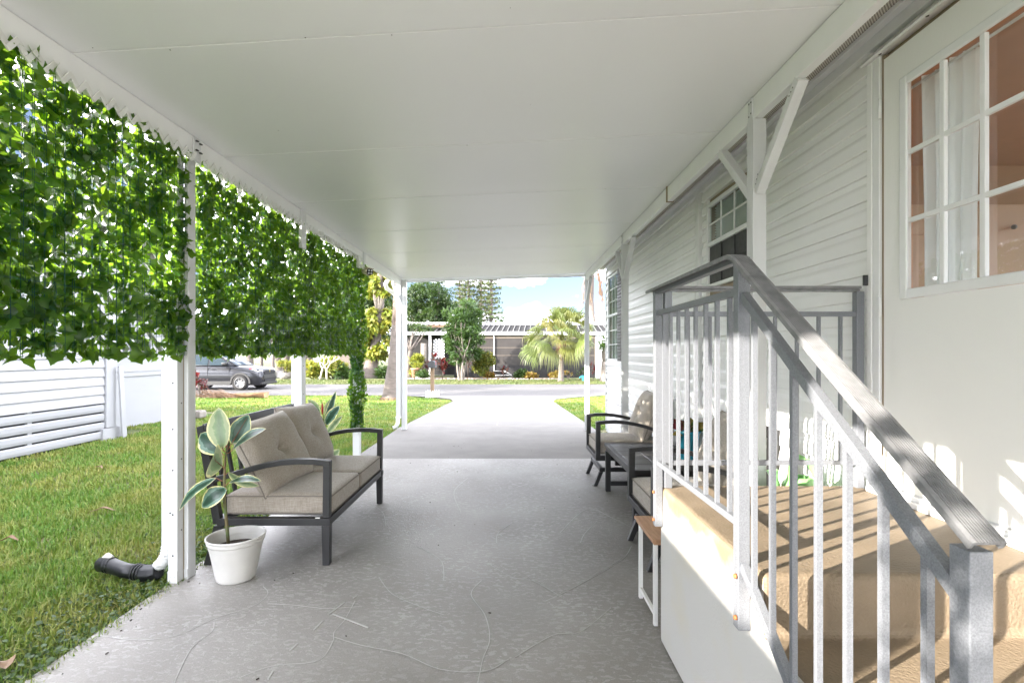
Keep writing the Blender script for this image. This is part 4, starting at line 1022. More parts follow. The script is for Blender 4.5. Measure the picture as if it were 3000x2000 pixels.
obj('rear_rail', MB().box(-1.88, -1.835, YA+.026, YB-.026, .25, .296), M['frame'], sf, bevel=.003)
for k in range(9): obj('seat_slat', MB().box(-1.834, -1.191, YA+.12+k*.13, YA+.16+k*.13, .278, .290), M['frame'], sf)
obj('top_rail', MB().bar((-1.957, YA+.021, .855), (-1.957, YB-.021, .855), .03, .075, (-.17, 0, 1)), M['frame'], sf, bevel=.003)
for k in range(10):
    y = YA+.11+k*.12; obj('back_slat', MB().bar((-1.862, y, .297), (-1.950, y, .82), .03, .014, (1, 0, 0)), M['frame'], sf)
seat_cushion(sf, -1.835, -1.150, YA+.03, 3.862, .300, .438)
seat_cushion(sf, -1.835, -1.150, 3.868, YB-.03, .300, .438)
put_pillow(sf, .60, .52, .20, Matrix.Translation((-1.655, 3.535, .660)) @ Matrix.Rotation(R(-9), 4, 'Z') @ Matrix.Rotation(R(-27), 4, 'Y') @ Matrix.Rotation(R(4), 4, 'X'), 3)
put_pillow(sf, .60, .52, .20, Matrix.Translation((-1.690, 4.165, .675)) @ Matrix.Rotation(R(-3), 4, 'Z') @ Matrix.Rotation(R(-24), 4, 'Y') @ Matrix.Rotation(R(-2), 4, 'X'), 5)
obj('care_label', MB().box(-1.235, -1.205, YA-.0255, YA-.0245, .299, .306), M['white'], sf)

def armchair(yc, label, yaw=0):
    root = thing('patio_armchair', label, 'armchair', (0, 0, 0), 'patio armchairs along the house wall')
    o_ = -.345; a = .30
    for y in (-a, a):
        T = lambda x: x
        obj('arm_post', MB().prism([(-.345, .275), (-.300, .275), (-.296, .645), (-.341, .655)], 'y', y-.021, y+.021), M['frame'], root, bevel=.003)
        pts = [(-.342, .655), (-.24, .668), (-.14, .670), (-.04, .662), (.06, .645), (.16, .62), (.26, .585), (.36, .545)]
        top = pts; bot = [(x, z-.033) for x, z in pts[::-1]]; N2 = 16
        vs = [(x, y-.024, z) for x, z in top+bot] + [(x, y+.024, z) for x, z in top+bot]
        fs = [(i, i+1, N2-2-i, N2-1-i) for i in range(7)] + [tuple(N2+k for k in (i, i+1, N2-2-i, N2-1-i))[::-1] for i in range(7)] + [(i, i+N2, (i+1)%N2+N2, (i+1)%N2) for i in range(N2)]
        obj('armrest', MB().add(vs, fs), M['frame'], root, bevel=.003)
        obj('side_rail', MB().box(-.345, .33, y-.022, y+.022, .270, .315), M['frame'], root, bevel=.003)
        obj('back_upright', MB().prism([(.30, .28), (.345, .28), (.43, .88), (.385, .885)], 'y', y-.02, y+.02), M['frame'], root, bevel=.003)
        yb = y*.86
        obj('base_rail', MB().box(-.30, .28, yb-.02, yb+.02, .145, .185), M['frame'], root, bevel=.003)
        obj('leg', MB().prism([(-.36, 0), (-.322, 0), (-.262, .144), (-.302, .144)], 'y', yb-.02, yb+.02), M['frame'], root, bevel=.003)
        obj('leg', MB().prism([(.33, 0), (.29, 0), (.24, .144), (.28, .144)], 'y', yb-.02, yb+.02), M['frame'], root, bevel=.003)
    obj('front_rail', MB().box(-.345, -.30, -a+.023, a-.023, .270, .314), M['frame'], root, bevel=.003)
    obj('base_crossbar', MB().box(-.298, -.26, -a*.86+.021, a*.86-.021, .147, .183), M['frame'], root, bevel=.003)
    obj('base_crossbar', MB().box(.20, .24, -a*.86+.021, a*.86-.021, .147, .183), M['frame'], root, bevel=.003)
    for y in (-.16, .16): obj('spring_plate', MB().box(-.12, .12, y-.02, y+.02, .186, .268), M['frame'], root)
    obj('top_rail', MB().bar((.405, -a+.021, .855), (.405, a-.021, .855), .03, .07, (.14, 0, 1)), M['frame'], root, bevel=.003)
    for k in range(4): y = -.18+.12*k; obj('back_slat', MB().bar((.325, y, .3), (.40, y, .82), .03, .014, (1, 0, 0)), M['frame'], root)
    seat_cushion(root, -.325, .33, -a+.028, a-.028, .318, .455)
    put_pillow(root, .56, .52, .20, Matrix.Translation((.235, 0, .685)) @ Matrix.Rotation(R(22), 4, 'Y'), int(yc*10), -1)
    root.location = (1.205, yc, 0); root.rotation_euler = (0, 0, R(yaw))
    return root
armchair(5.36, 'far patio armchair with beige cushions beyond the coffee table, facing the driveway')
armchair(3.37, 'near patio armchair with beige cushions just behind the stair landing', 0)

ct = thing('coffee_table', 'low charcoal outdoor coffee table with tiled top between the two armchairs', 'coffee table', (1.27, 4.36, 0))
tx0, tx1, ty0, ty1, tz = .925, 1.585, 3.79, 4.94, .462
mb = MB(); mb.box(tx0, tx1, ty0, ty0+.04, tz-.03, tz).box(tx0, tx1, ty1-.04, ty1, tz-.03, tz).box(tx0, tx0+.04, ty0+.041, ty1-.041, tz-.03, tz).box(tx1-.04, tx1, ty0+.041, ty1-.041, tz-.03, tz)
obj('top_frame', mb, M['frame'], ct, bevel=.003)
obj('apron', MB().box(tx0+.015, tx1-.015, ty0+.015, ty1-.015, tz-.07, tz-.031), M['frame'], ct)

for i in range(3):
    for j in range(6):
        w = (tx1-tx0-.08)/3; h = (ty1-ty0-.08)/6
        obj('tile', MB().box(tx0+.042+w*i, tx0+.038+w*(i+1), ty0+.042+h*j, ty0+.038+h*(j+1), tz-.028, tz-.001), M['tile'], ct, bevel=.002, seg=1)
for x in (tx0+.03, tx1-.03):
    for y in (ty0+.03, ty1-.03): obj('leg', MB().box(x-.024, x+.024, y-.024, y+.024, 0, tz-.071), M['frame'], ct, bevel=.003)
for y in (ty0+.03, ty1-.03): obj('stretcher', MB().box(tx0+.055, tx1-.055, y-.018, y+.018, .055, .095), M['frame'], ct, bevel=.003)
obj('stretcher', MB().box(1.237, 1.273, ty0+.05, ty1-.05, .055, .095), M['frame'], ct, bevel=.003)

# small folding side table
sd_ = thing('side_table', 'small folding side table with light wood top and white metal legs beside the landing', 'side table', (.87, 2.65, 0))
obj('table_top', MB().box(.700, .865, 2.465, 2.835, .418, .432), M['woodtop'], sd_, bevel=.002)
obj('table_top', MB().box(.8665, 1.03, 2.465, 2.835, .418, .432), M['woodtop'], sd_, bevel=.002)
mb = MB(); mb.box(.708, 1.022, 2.475, 2.825, .404, .4175); obj('top_frame', mb, M['woodtop'], sd_)
for y in (2.485, 2.765):
    obj('leg', MB().box(.711, .731, y, y+.022, 0, .403), M['white'], sd_, bevel=.002)
    obj('leg', MB().box(.995, 1.015, y, y+.022, 0, .403), M['white'], sd_, bevel=.002)
obj('foot_rail', MB().box(.712, .730, 2.508, 2.764, .045, .063), M['white'], sd_, bevel=.002)
obj('foot_rail', MB().box(.996, 1.014, 2.508, 2.764, .045, .063), M['white'], sd_, bevel=.002)

# ------------------------------------------------------------------ plants in pots
def pot_mesh(c, r0, r1, h, rim=.012):
    cx, cy, cz = c
    prof = [(.001, 0), (r0-.006, 0), (r0, .006)]
    for k in range(1, 9): t = k/10; prof.append((r0+(r1-r0)*t*.93, h*t))
    prof += [(r1*.955, h*.86), (r1*.975, h*.865), (r1*.975, h*.885), (r1*.965, h*.89), (r1*.985, h*.895), (r1*.985, h*.915), (r1*.975, h*.92), (r1*.995, h*.955), (r1*1.02, h*.965), (r1*1.02, h*.998), (r1*.97, h), (r1*.955, h*.97), (r1*.93, h*.80), (r1*.90, h*.74)]
    return MB().lathe(prof, c, 48)
def leaf_blade(base, tip, hw, bow=.0, side=None, cup=.12, m='varleaf', parent=None, n=11, k=8, petiole=None, name='leaf', shape=.9):
    hw *= 1.12
    b0 = Vector(base); t = Vector(tip); d = t-b0; L0 = d.length; d.normalize()
    toward = Vector((0, -1, 0)) if side is None else Vector(side).normalized()
    s_ = d.cross(toward); s_.normalize(); nn = s_.cross(d).normalized()
    P = []; E = []
    for i in range(n+1):
        u = i/n; w = hw*(math.sin(math.pi*u**.92)**.72 if 0 < u < 1 else 0); w = max(w, .0008)
        c = b0 + d*(L0*u) + nn*(bow*math.sin(math.pi*u)) ; row = []
        for j in range(k+1):
            v = 2*j/k-1; row.append(c + s_*(w*v) + nn*(cup*w*abs(v)**1.4)); E.append(max(abs(v)**1.2*.80, (abs(2*u-1))**6*.75))
        P.append(row)
    mb = MB(); mb.grid(P); o = obj(name, mb, M[m], parent)
    a = o.data.attributes.new('edge', 'FLOAT', 'POINT'); a.data.foreach_set('value', np.array(E, dtype=np.float32))
    if petiole is not None:
        q = MB(); q.tube([petiole, (Vector(petiole)+b0)/2+Vector((0,0,-.004)), b0, b0+d*L0*.5+nn*(bow*.95-.001), b0+d*L0*.92+nn*(bow*.25-.001)], [.003, .0026, .0025, .0015, .0006], 6)
        obj('midrib', q, M['redstem'], o)
    return o
M['redstem'] = mat('reddish_petiole', (.30, .10, .05), .5, var=.3, vscale=30)
def plant_rubber(label, C, potr, h, stem, leaves, bud, toP, name='rubber_plant'):
    root = thing(name, label, 'potted plant', C, 'variegated rubber plants beside the loveseat')
    po = obj('pot', pot_mesh(C, potr*.66, potr, h), M['pot'], root)
    mb = MB(); mb.lathe([(.001, h*.70), (potr*.3, h*.72), (potr*.85, h*.71)], C, 20); obj('soil', mb, M['soil'], po)
    mb = MB(); mb.tube([toP(*p) for p in stem], [.010, .0095, .009, .008, .006, .0035][:len(stem)], 8); obj('stem', mb, M['stem'], root)
    for (bx, by, tx, ty, hw, m, dy0, dy1, bow, side, px_, py_) in leaves:
        b0 = Vector(toP(bx, by)) + Vector((0, dy0, 0)); t = Vector(toP(tx, ty)) + Vector((0, dy1, 0))
        leaf_blade(b0, t, hw, bow, side, m=m, parent=root, petiole=toP(px_, py_))
    b0, b1 = bud; mb = MB(); A = Vector(toP(*b0)); B = Vector(toP(*b1)); mb.tube([A, A.lerp(B, .3), A.lerp(B, .6), B], [.004, bud_r, bud_r*.8, .001], 8); obj('bud', mb, M['redbud'], root)
    return root
bud_r = .006
PY = 3.0
def z4(x, y, Y=PY): return px(500+x/2.0357, 950+y/2.0357, Y)
plant_rubber('variegated rubber plant in a round white pot in front of the loveseat', (-1.642, 3.02, 0), .160, .260,
    [(345, 1315), (335, 1200), (322, 1060), (320, 930), (326, 800), (345, 690)],
    [(322, 742, 262, 500, .060, 'varpale', -.02, .04, .02, (.1, -1, .15), 328, 760),
     (345, 718, 428, 545, .052, 'varleaf', .03, .07, -.01, (.3, -1, .2), 330, 760),
     (302, 765, 160, 655, .056, 'varleaf', .0, .03, .02, (-.3, -1, .5), 326, 780),
     (378, 745, 600, 613, .050, 'varleaf', -.02, -.06, .02, (0, -.6, 1), 330, 770),
     (322, 842, 352, 745, .088, 'varpale', -.02, -.16, .02, (0, -1, .7), 324, 860),
     (340, 880, 505, 975, .040, 'varpale', .0, .05, .02, (0, -1, -.8), 324, 895),
     (352, 940, 577, 912, .030, 'varleaf', -.01, -.08, .02, (0, -.5, 1), 322, 960),
     (278, 912, 83, 1095, .042, 'varleaf', -.01, -.05, .03, (-.5, -.7, .6), 320, 935),
     (342, 975, 216, 1075, .055, 'varleaf', -.01, -.05, .02, (-.2, -1, .5), 322, 1010)],
    ((330, 730), (350, 595)), z4)
bud_r = .012
def z4b(x, y): return z4(x, y, 5.15)
plant_rubber('variegated rubber plant with a red bud behind the far end of the loveseat', (-1.90, 5.15, 0), .15, .24,
    [(920, 1080), (918, 900), (917, 760), (915, 640), (908, 545)],
    [(895, 535, 803, 452, .055, 'varpale', 0, .05, -.02, (-.2, -1, -.5), 912, 600),
     (918, 600, 975, 400, .030, 'varleaf', 0, .05, .02, (.4, -1, .2), 915, 640),
     (925, 600, 1020, 480, .050, 'varleaf', 0, -.05, .02, (.2, -1, .6), 917, 650),
     (928, 655, 1035, 540, .032, 'varpale', 0, -.05, .02, (.4, -1, .6), 918, 690),
     (915, 545, 940, 450, .03, 'varpale', .03, .06, .01, (.2, -1, 0), 912, 590),
     (900, 580, 862, 530, .045, 'varleaf', 0, -.05, .02, (-.3, -1, .7), 914, 640),
     (950, 800, 1010, 742, .04, 'varpale', 0, -.02, .01, (.4, -1, .3), 918, 850),
     (950, 790, 965, 730, .03, 'varpale', 0, -.06, .01, (-.4, -1, .3), 918, 830)],
    ((906, 540), (903, 455)), z4b)
# croton in a teal planter
cr_ = thing('croton_planter', 'orange and red croton in a teal glazed planter on the coffee table', 'potted plant', (1.49, 4.22, .462))
c0 = (1.49, 4.22, .463)
mb = MB(); mb.lathe([(.001, 0), (.07, 0), (.072, .005), (.098, .215), (.104, .218), (.104, .235), (.097, .236), (.088, .19), (.001, .19)], c0, 32); obj('planter', mb, M['bluepot'], cr_)
for k in range(16):
    a = k*2.4; l = .10+.05*random.random(); el = random.uniform(.1, 1.2)
    d = Vector((math.cos(a)*math.cos(el), math.sin(a)*math.cos(el), math.sin(el)))
    b0 = Vector(c0)+Vector((math.cos(a)*.02, math.sin(a)*.02, .21+.03*random.random()))
    leaf_blade(b0+d*.02, b0+d*(l+.03)+Vector((0,0,-.02)), .028, .015, (random.uniform(-.4,.4), -1, .8), m=random.choice(['lf_orange', 'lf_orange', 'lf_red', 'lf_mid', 'croton_gold']) if 'croton_gold' in M else random.choice(['lf_orange', 'lf_red', 'lf_orange', 'lf_mid']), parent=cr_, n=7, k=4, petiole=b0)
# watering can on a white storage stool behind the landing
stl = thing('plastic_stool', 'white plastic step stool half hidden behind the landing', 'stool', (1.46, 2.62, 0))
obj('stool_top', MB().box(1.30, 1.60, 2.45, 2.78, .44, .47), M['white'], stl, bevel=.01)
for x in (1.33, 1.57):
    for y in (2.48, 2.75): obj('leg', MB().box(x-.02, x+.02, y-.02, y+.02, 0, .439), M['white'], stl, bevel=.004)
wc = thing('watering_can', 'green plastic watering can with arched handle beside the door end of the landing', 'watering can', (1.50, 2.60, .47))
mb = MB(); c = (1.50, 2.60, .471); mb.lathe([(.001, 0), (.085, 0), (.095, .02), (.10, .12), (.085, .20), (.055, .235), (.045, .24), (.040, .235), (.05, .21)], c, 28); obj('can_body', mb, M['greenplastic'], wc)
mb = MB(); mb.tube([(1.44+.002, 2.60, .66), (1.455, 2.60, .76), (1.50, 2.60, .805), (1.55, 2.60, .78), (1.59, 2.60, .70), (1.598, 2.60, .60)], [.016, .018, .020, .020, .018, .016], 10); obj('handle', mb, M['greenplastic'], wc)
mb = MB(); mb.tube([(1.41, 2.60, .53), (1.385, 2.60, .62), (1.365, 2.60, .70), (1.355, 2.60, .74)], [.03, .022, .018, .028], 12); obj('spout', mb, M['greenplastic'], wc)

# flexible drain pipe on the lawn
dp = thing('drain_pipe', 'short length of black flexible drain pipe on the grass at the downspout', 'drain pipe', (-2.3, 3.02, -.02))
P = [(-2.515, 3.10, .045), (-2.47, 3.09, .055), (-2.40, 3.06, .048), (-2.32, 3.03, .040), (-2.22, 3.01, .036)]
mb = MB(); mb.tube(P, [.044, .045, .042, .042, .042], 20); obj('pipe_body', mb, M['black'], dp)
for i, q in enumerate(((-2.462, 3.088), (-2.436, 3.078), (-2.235, 3.014), (-2.215, 3.010), (-2.195, 3.006))):
    mb = MB(); mb.tube([(q[0]-.006, q[1], .050-.012*(i > 1)), (q[0]+.006, q[1]-.002, .050-.012*(i > 1))], .048, 20); obj('ring', mb, M['black'], dp)
mb = MB(); mb.tube([(-2.205, 3.01, .035), (-2.17, 3.0, .035), (-2.12, 2.995, .04), (-2.085, 2.99, .05)], [.048, .052, .050, .042], 8, smooth=False); obj('adapter', mb, M['black'], dp, bevel=.006)
mb = MB(); mb.tube([(-2.50, 3.098, .085), (-2.47, 3.09, .102), (-2.43, 3.08, .098)], [.012, .02, .01], 6); obj('tape_scrap', mb, M['pot'], dp)

# dry leaves on the lawn
def dry_leaf(x, y, l, w, a, lab, z=None):
    z = G(y)+.012 if z is None else z
    mb = MB(); P = []
    for i in range(9):
        u = i/8; ww = w*math.sin(math.pi*min(.98, max(.02, u)))**.8; row = []
        for j in range(5):
            v = j/2-1; lx_, ly = (u-.5)*l, ww*v
            row.append((x+lx_*math.cos(a)-ly*math.sin(a), y+lx_*math.sin(a)+ly*math.cos(a), z+.5*ww*v*v+.018*math.sin(3*u)+.006*math.sin(9*u+x)))
        P.append(row)
    mb.grid(P); o = obj('dry_leaf', mb, M['lf_dead'], loc=(x, y, z)); meta(o, lab, 'leaf'); return o
p = gp(300, 1500); dry_leaf(p[0], p[1], .20, .018, .2, 'long curled brown leaf on the lawn left of the first post')
p = gp(25, 1588); dry_leaf(p[0], p[1], .12, .022, .25, 'brown leaf on the lawn at the left edge of the photo')
p = gp(290, 1373); dry_leaf(p[0], p[1], .12, .02, -.3, 'small reddish leaf on the lawn, farthest from the slab')
p = gp(10, 1968); dry_leaf(p[0]-.01, p[1]+.02, .07, .03, -.8, 'pale dry leaf in the grass at the bottom left corner')
# ------------------------------------------------------------------ neighbour's home on the left
nb = thing('neighbour_home', 'white painted neighbouring mobile home with slatted skirting along the left lawn', 'house', (-9, 4, 0))
XN = -6.35
z = .0; k = 0
while z < .54:
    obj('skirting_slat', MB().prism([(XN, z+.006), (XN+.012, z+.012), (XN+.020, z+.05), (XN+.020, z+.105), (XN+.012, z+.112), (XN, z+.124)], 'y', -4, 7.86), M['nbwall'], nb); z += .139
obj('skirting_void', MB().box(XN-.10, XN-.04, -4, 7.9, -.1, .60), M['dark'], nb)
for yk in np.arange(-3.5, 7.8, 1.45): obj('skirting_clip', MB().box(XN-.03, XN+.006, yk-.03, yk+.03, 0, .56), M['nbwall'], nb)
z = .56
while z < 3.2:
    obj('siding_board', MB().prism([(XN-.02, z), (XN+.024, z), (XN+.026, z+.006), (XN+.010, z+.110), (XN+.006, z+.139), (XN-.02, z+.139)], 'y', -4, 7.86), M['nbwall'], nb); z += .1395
obj('corner_post', MB().box(XN-.10, XN+.045, 7.87, 8.06, .17, 3.3), M['nbwall'], nb, bevel=.006)
obj('corner_foot', MB().box(XN-.10, XN+.05, 7.80, 8.16, -.04, .16), M['nbwall'], nb, bevel=.004)
XM = -7.15
obj('recessed_wall', MB().box(XM-.1, XM, 8.0, 11.3, -.1, .93).box(XM-.1, XM-.01, 8.0, 11.3, .94, 3.3), M['nbwall'], nb)
obj('wall_band', MB().box(XM+.002, XM+.03, 8.06, 11.3, .90, 1.0).box(XM+.0305, XM+.045, 8.06, 11.3, .985, 1.0), M['nbwall'], nb, bevel=.003)
for yk in (9.3, 10.5): obj('batten', MB().box(XM+.001, XM+.012, yk, yk+.03, 0, .898), M['nbwall'], nb)
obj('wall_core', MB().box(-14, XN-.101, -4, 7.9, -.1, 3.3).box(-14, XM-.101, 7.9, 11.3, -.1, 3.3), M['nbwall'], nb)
mb = MB(); mb.add([(-14.3,-4.3,3.32),(XN+.35,-4.3,3.32),(-10.2,-4.3,4.4),(-14.3,11.6,3.32),(XN+.35,11.6,3.32),(-10.2,11.6,4.4)], [(0,1,2),(3,5,4),(0,2,5,3),(1,4,5,2),(0,3,4,1)])
mb.box(XN+.32, XN+.38, -4.3, 11.6, 3.22, 3.42); obj('roof', mb, M['white'], nb)
f_ = obj('window', MB().box(XN+.03, XN+.06, 3.4, 5.0, 1.5, 1.55).box(XN+.03, XN+.06, 3.4, 5.0, 2.45, 2.5).box(XN+.03, XN+.06, 3.4, 3.46, 1.55, 2.45).box(XN+.03, XN+.06, 4.94, 5.0, 1.55, 2.45).box(XN+.03, XN+.055, 4.17, 4.23, 1.55, 2.45), M['trim'], nb)
obj('pane', MB().box(XN+.031, XN+.035, 3.46, 4.94, 1.55, 2.45), M['carglass'], f_)
lp = obj('leaning_plank', MB().bar((-6.22, 8.12, -.02), (-6.245, 8.07, 1.13), .09, .03, (1, 0, 0)), M['nbwall'], loc=(-6.22, 8.1, 0), bevel=.003); meta(lp, 'white plank standing upright against the corner of the neighbouring home', 'plank')
pb = obj('planter_block', superbox(-7.02, -6.62, 10.75, 11.0, -.06, .10, n=6), M['stone'], loc=(-6.8, 10.9, 0)); meta(pb, 'pale stone block in the grass past the neighbouring home', 'stone block')
# ------------------------------------------------------------------ vegetation builders
TL = [(-.30,0,0),(0,.0,.45),(.30,0,0),(0,0,-.55)]; TLF = [(0,1,2,3)]
LANC = np.array([(0,0,0),(.12,.03,.30),(.09,.0,.62),(0,-.06,1.0),(-.09,.0,.62),(-.12,.03,.30)]); LANCF = [(0,1,2,3,4,5)]
OV = np.array([(0,0,0),(.26,.04,.25),(.28,.02,.55),(0,-.05,1.0),(-.28,.02,.55),(-.26,.04,.25)])
def crown(root, clumps, per, size, m, name='crown', lv=LANC, spread=1.0, droop=.0, parent_split=True):
    pos = []; 
    for (c, r_) in clumps:
        q = RNG.normal(size=(per, 3)); q /= np.linalg.norm(q, axis=1)[:, None]; rr = r_*RNG.random(per)**.45
        pos.append(np.asarray(c)[None] + q*rr[:, None]*np.array([1, 1, .75])*spread)
    pos = np.concatenate(pos); n = len(pos)
    rot = rand_rot(n)
    if droop:
        rot = rots(np.pi*.5+RNG.normal(droop, .5, n), RNG.normal(0, .3, n), RNG.uniform(0, 6.28, n))
    cl = np.repeat(RNG.normal(0, .12, len(clumps)), per)
    return scatter(name, lv, LANCF, pos, rot, m, scale=size*RNG.uniform(.6, 1.3, n), parent=root, rnd=np.mod(RNG.random(n)*.6+.2+cl, 1))
def limb_path(a, b, w=.12, n=6):
    a = np.array(a, float); b = np.array(b, float); L0 = np.linalg.norm(b-a); off = RNG.normal(0, w*L0, 3)*np.array([1, 1, .3])
    return [tuple(a+(b-a)*t+off*math.sin(math.pi*t)*.6+RNG.normal(0, w*.1*L0, 3)*(0 < t < 1)) for t in np.linspace(0, 1, n)]
def tree(label, base, fork_h, trunk_r, ccen, crad, nclump, per, lsize, m, bark='trunk', cat='tree', name='tree', group=None, clr=.9, stems=1, nlimb=14, lv=LANC, droop=0):
    root = thing(name, label, cat, base, group); base = np.array(base, float)
    cl = []
    for k in range(nclump):
        q = RNG.normal(size=3); q /= np.linalg.norm(q); r_ = RNG.random()**.35
        c = np.array(ccen)+q*np.array(crad)*r_*.86; cl.append((c, clr*RNG.uniform(.6, 1.15)))
    tb = MB()
    for s_ in range(stems):
        a = s_/max(1, stems)*6.28+.4; foot = base+np.array([math.cos(a), math.sin(a), 0])*(trunk_r*.9 if stems > 1 else 0)
        top = base+np.array([0, 0, fork_h])+np.array([math.cos(a)*.5, math.sin(a)*.3, 0])*(fork_h*.5 if stems > 1 else .1)
        P = limb_path(foot, top, .05); rr = trunk_r/(1 if stems == 1 else 1.7)
        tb.tube([tuple(np.array(foot)-[0,0,.1])]+P, [rr*1.45]+[rr*(1.2-.45*i/5) for i in range(6)], 9)
        for (c, _) in [cl[i] for i in RNG.choice(len(cl), min(len(cl), nlimb//stems), replace=False)]:
            Q = limb_path(top, c, .12); tb.tube(Q, [rr*.5*(1-.8*i/5)+.008 for i in range(6)], 6)
    obj('trunk', tb, M[bark], root)
    crown(root, cl, per, lsize, m if not isinstance(m, str) else M[m], lv=lv, droop=droop)
    return root
def bush(label, base, r_, h, per, lsize, m, name='bush', cat='bush', n=9, group=None, lv=OV):
    root = thing(name, label, cat, base, group)
    cl = [(np.array(base)+[RNG.uniform(-r_, r_)*.65, RNG.uniform(-r_, r_)*.65, h*RNG.uniform(.2, .85)], r_*.5) for _ in range(n)]
    tb = MB()
    for c, _ in cl[:6]: tb.tube(limb_path(np.array(base)-[0,0,.06], c, .08), [.02*(1-.12*i)+.004 for i in range(6)], 5)
    obj('stems', tb, M['trunk'], root)['kind'] = 'stuff'
    crown(root, cl, per, lsize, M[m], name='foliage', lv=lv); return root
def spiky(label, base, h, n, m, name='cordyline', cat='plant', group=None, l=.45, w=.05):
    root = thing(name, label, cat, base, group); mb = MB(); b0 = Vector(base)
    st_ = MB()
    for s_ in range(3):
        top = b0+Vector((random.uniform(-.25, .25), random.uniform(-.2, .2), h*random.uniform(.45, .8)))
        st_.tube([b0-Vector((0,0,.05)), (b0+top)/2+Vector((.03,0,0)), top], .02, 6)
        for k in range(n//3):
            a = random.random()*6.28; el = random.uniform(-.2, 1.3); d = Vector((math.cos(a)*math.cos(el), math.sin(a)*math.cos(el), math.sin(el)))
            c = top - Vector((0,0,random.random()*.3*h)); L1 = l*random.uniform(.7, 1.2); s2 = d.cross(Vector((0,0,1))).normalized()*w
            P = [(c, c), (c+d*L1*.35-s2+Vector((0,0,.0)), c+d*L1*.35+s2), (c+d*L1*.7-s2*.8-Vector((0,0,.04*L1)), c+d*L1*.7+s2*.8-Vector((0,0,.04*L1))), (c+d*L1-Vector((0,0,.2*L1)),)*2]
            mb.grid(P)
    obj('stem', st_, M['trunk'], root); o = obj('foliage', mb, M[m], root)
    a = o.data.attributes.new('rnd', 'FLOAT', 'POINT'); a.data.foreach_set('value', np.repeat(RNG.random(len(mb.v)//8), 8).astype(np.float32))
    return root
def fan_frond(root, c, d, pet, rad, m, droop=.5, nseg=26, sp=2.6):
    """palmate leaf: petiole from c along d, then a pleated fan with drooping tips"""
    c = Vector(c); d = Vector(d).normalized(); hub = c+d*pet-Vector((0,0,pet*.12)); s_ = d.cross(Vector((0,0,1)))
    if s_.length < .05: s_ = Vector((1,0,0))
    s_.normalize(); nn = s_.cross(d); rl = random.uniform(-1.0, 1.0); s_, nn = s_*math.cos(rl)+nn*math.sin(rl), nn*math.cos(rl)-s_*math.sin(rl); mb = MB(); mb.tube([c, (c+hub)/2+Vector((0,0,.04)), hub], [.02, .015, .012], 5)
    for k in range(nseg):
        a = (k/(nseg-1)-.5)*sp; dd = d*math.cos(a)+s_*math.sin(a); L1 = rad*(1-.18*abs(a)/1.3)*random.uniform(.92, 1.06)
        t = nn.cross(dd).normalized()*(rad*math.sin(sp/nseg/2)*.62)
        dr = droop*random.uniform(.7, 1.4); up = nn*.02*(1 if k % 2 else -1)
        p0 = hub; p1 = hub+dd*L1*.35+up; p2 = hub+dd*L1*.62-Vector((0,0,L1*.06*dr))+up; p3 = hub+dd*L1*.84-Vector((0,0,L1*.28*dr)); p4 = hub+dd*L1*.93-Vector((0,0,L1*.62*dr))
        mb.grid([(p0, p0+t*.1), (p1-t*.55, p1+t*.55), (p2-t, p2+t), (p3-t*.55, p3+t*.55), (p4, p4+t*.05)], smooth=False)
    return obj('frond', mb, M[m], root)
def feather_frond(root, c, d, L0, m, droop=.9, nleaf=26, lw=.03, ll=.5, name='frond'):
    c = Vector(c); d = Vector(d).normalized(); mb = MB(); P = []; p = c.copy(); dd = d.copy(); n_ = 12
    for i in range(n_+1):
        P.append(p.copy()); p += dd*(L0/n_); dd = (dd-Vector((0,0,droop/n_*(.5+1.2*i/n_)))).normalized()
    mb.tube(P, [.03*(1-i/(n_+1))+.004 for i in range(n_+1)], 5)
    for k in range(nleaf):
        t = .12+.88*k/nleaf; i = min(n_-1, int(t*n_)); q = P[i].lerp(P[i+1], t*n_-i); ax = (P[i+1]-P[i]).normalized(); s_ = ax.cross(Vector((0,0,1)))
        if s_.length < .05: s_ = Vector((1,0,0))
        s_.normalize(); l1 = ll*math.sin(math.pi*min(.97, .15+t*.85))**.6
        for sg in (-1, 1):
            v = (s_*sg*.8+ax*.55+Vector((0,0,random.uniform(-.35,.15)))).normalized(); w = ax*lw*.5
            mb.grid([(q-w*.6, q+w*.6), (q+v*l1*.5-w, q+v*l1*.5+w), (q+v*l1-Vector((0,0,l1*.35)), q+v*l1-Vector((0,0,l1*.35))+w*.1)], smooth=False)
    return obj(name, mb, M[m], root)
def at(x, Y): return (x-1494)*Y/F_PX
GZ = -.42
# ------------------------------------------------------------------ fan palm across the street
Yp = 31.4; bx = at(1644, Yp)
fp = thing('fan_palm', 'bushy fan palm with drooping yellow green fronds on the verge across the street', 'palm tree', (bx, Yp, GZ))
tk = MB(); tk.tube([(bx-.02, Yp, GZ-.1), (bx-.02, Yp, GZ+.1), (bx, Yp, .5), (bx+.03, Yp, 1.35), (bx+.05, Yp, 2.1)], [.24, .19, .16, .16, .15], 14); obj('trunk', tk, M['palmtrunk'], fp)
bt = MB()
for k in range(60):
    a = random.random()*6.28; z = random.uniform(1.1, 2.1); r_ = .17+.06*random.random(); bt.bar((bx+.03+r_*.8*math.cos(a), Yp+r_*.8*math.sin(a), z-.25), (bx+.03+(r_+.15)*math.cos(a), Yp+(r_+.15)*math.sin(a), z+.05), .07, .012, (math.cos(a), math.sin(a), 0))
obj('leaf_boots', bt, M['boots'], fp)['kind'] = 'stuff'
top = Vector((bx+.05, Yp, 2.1))
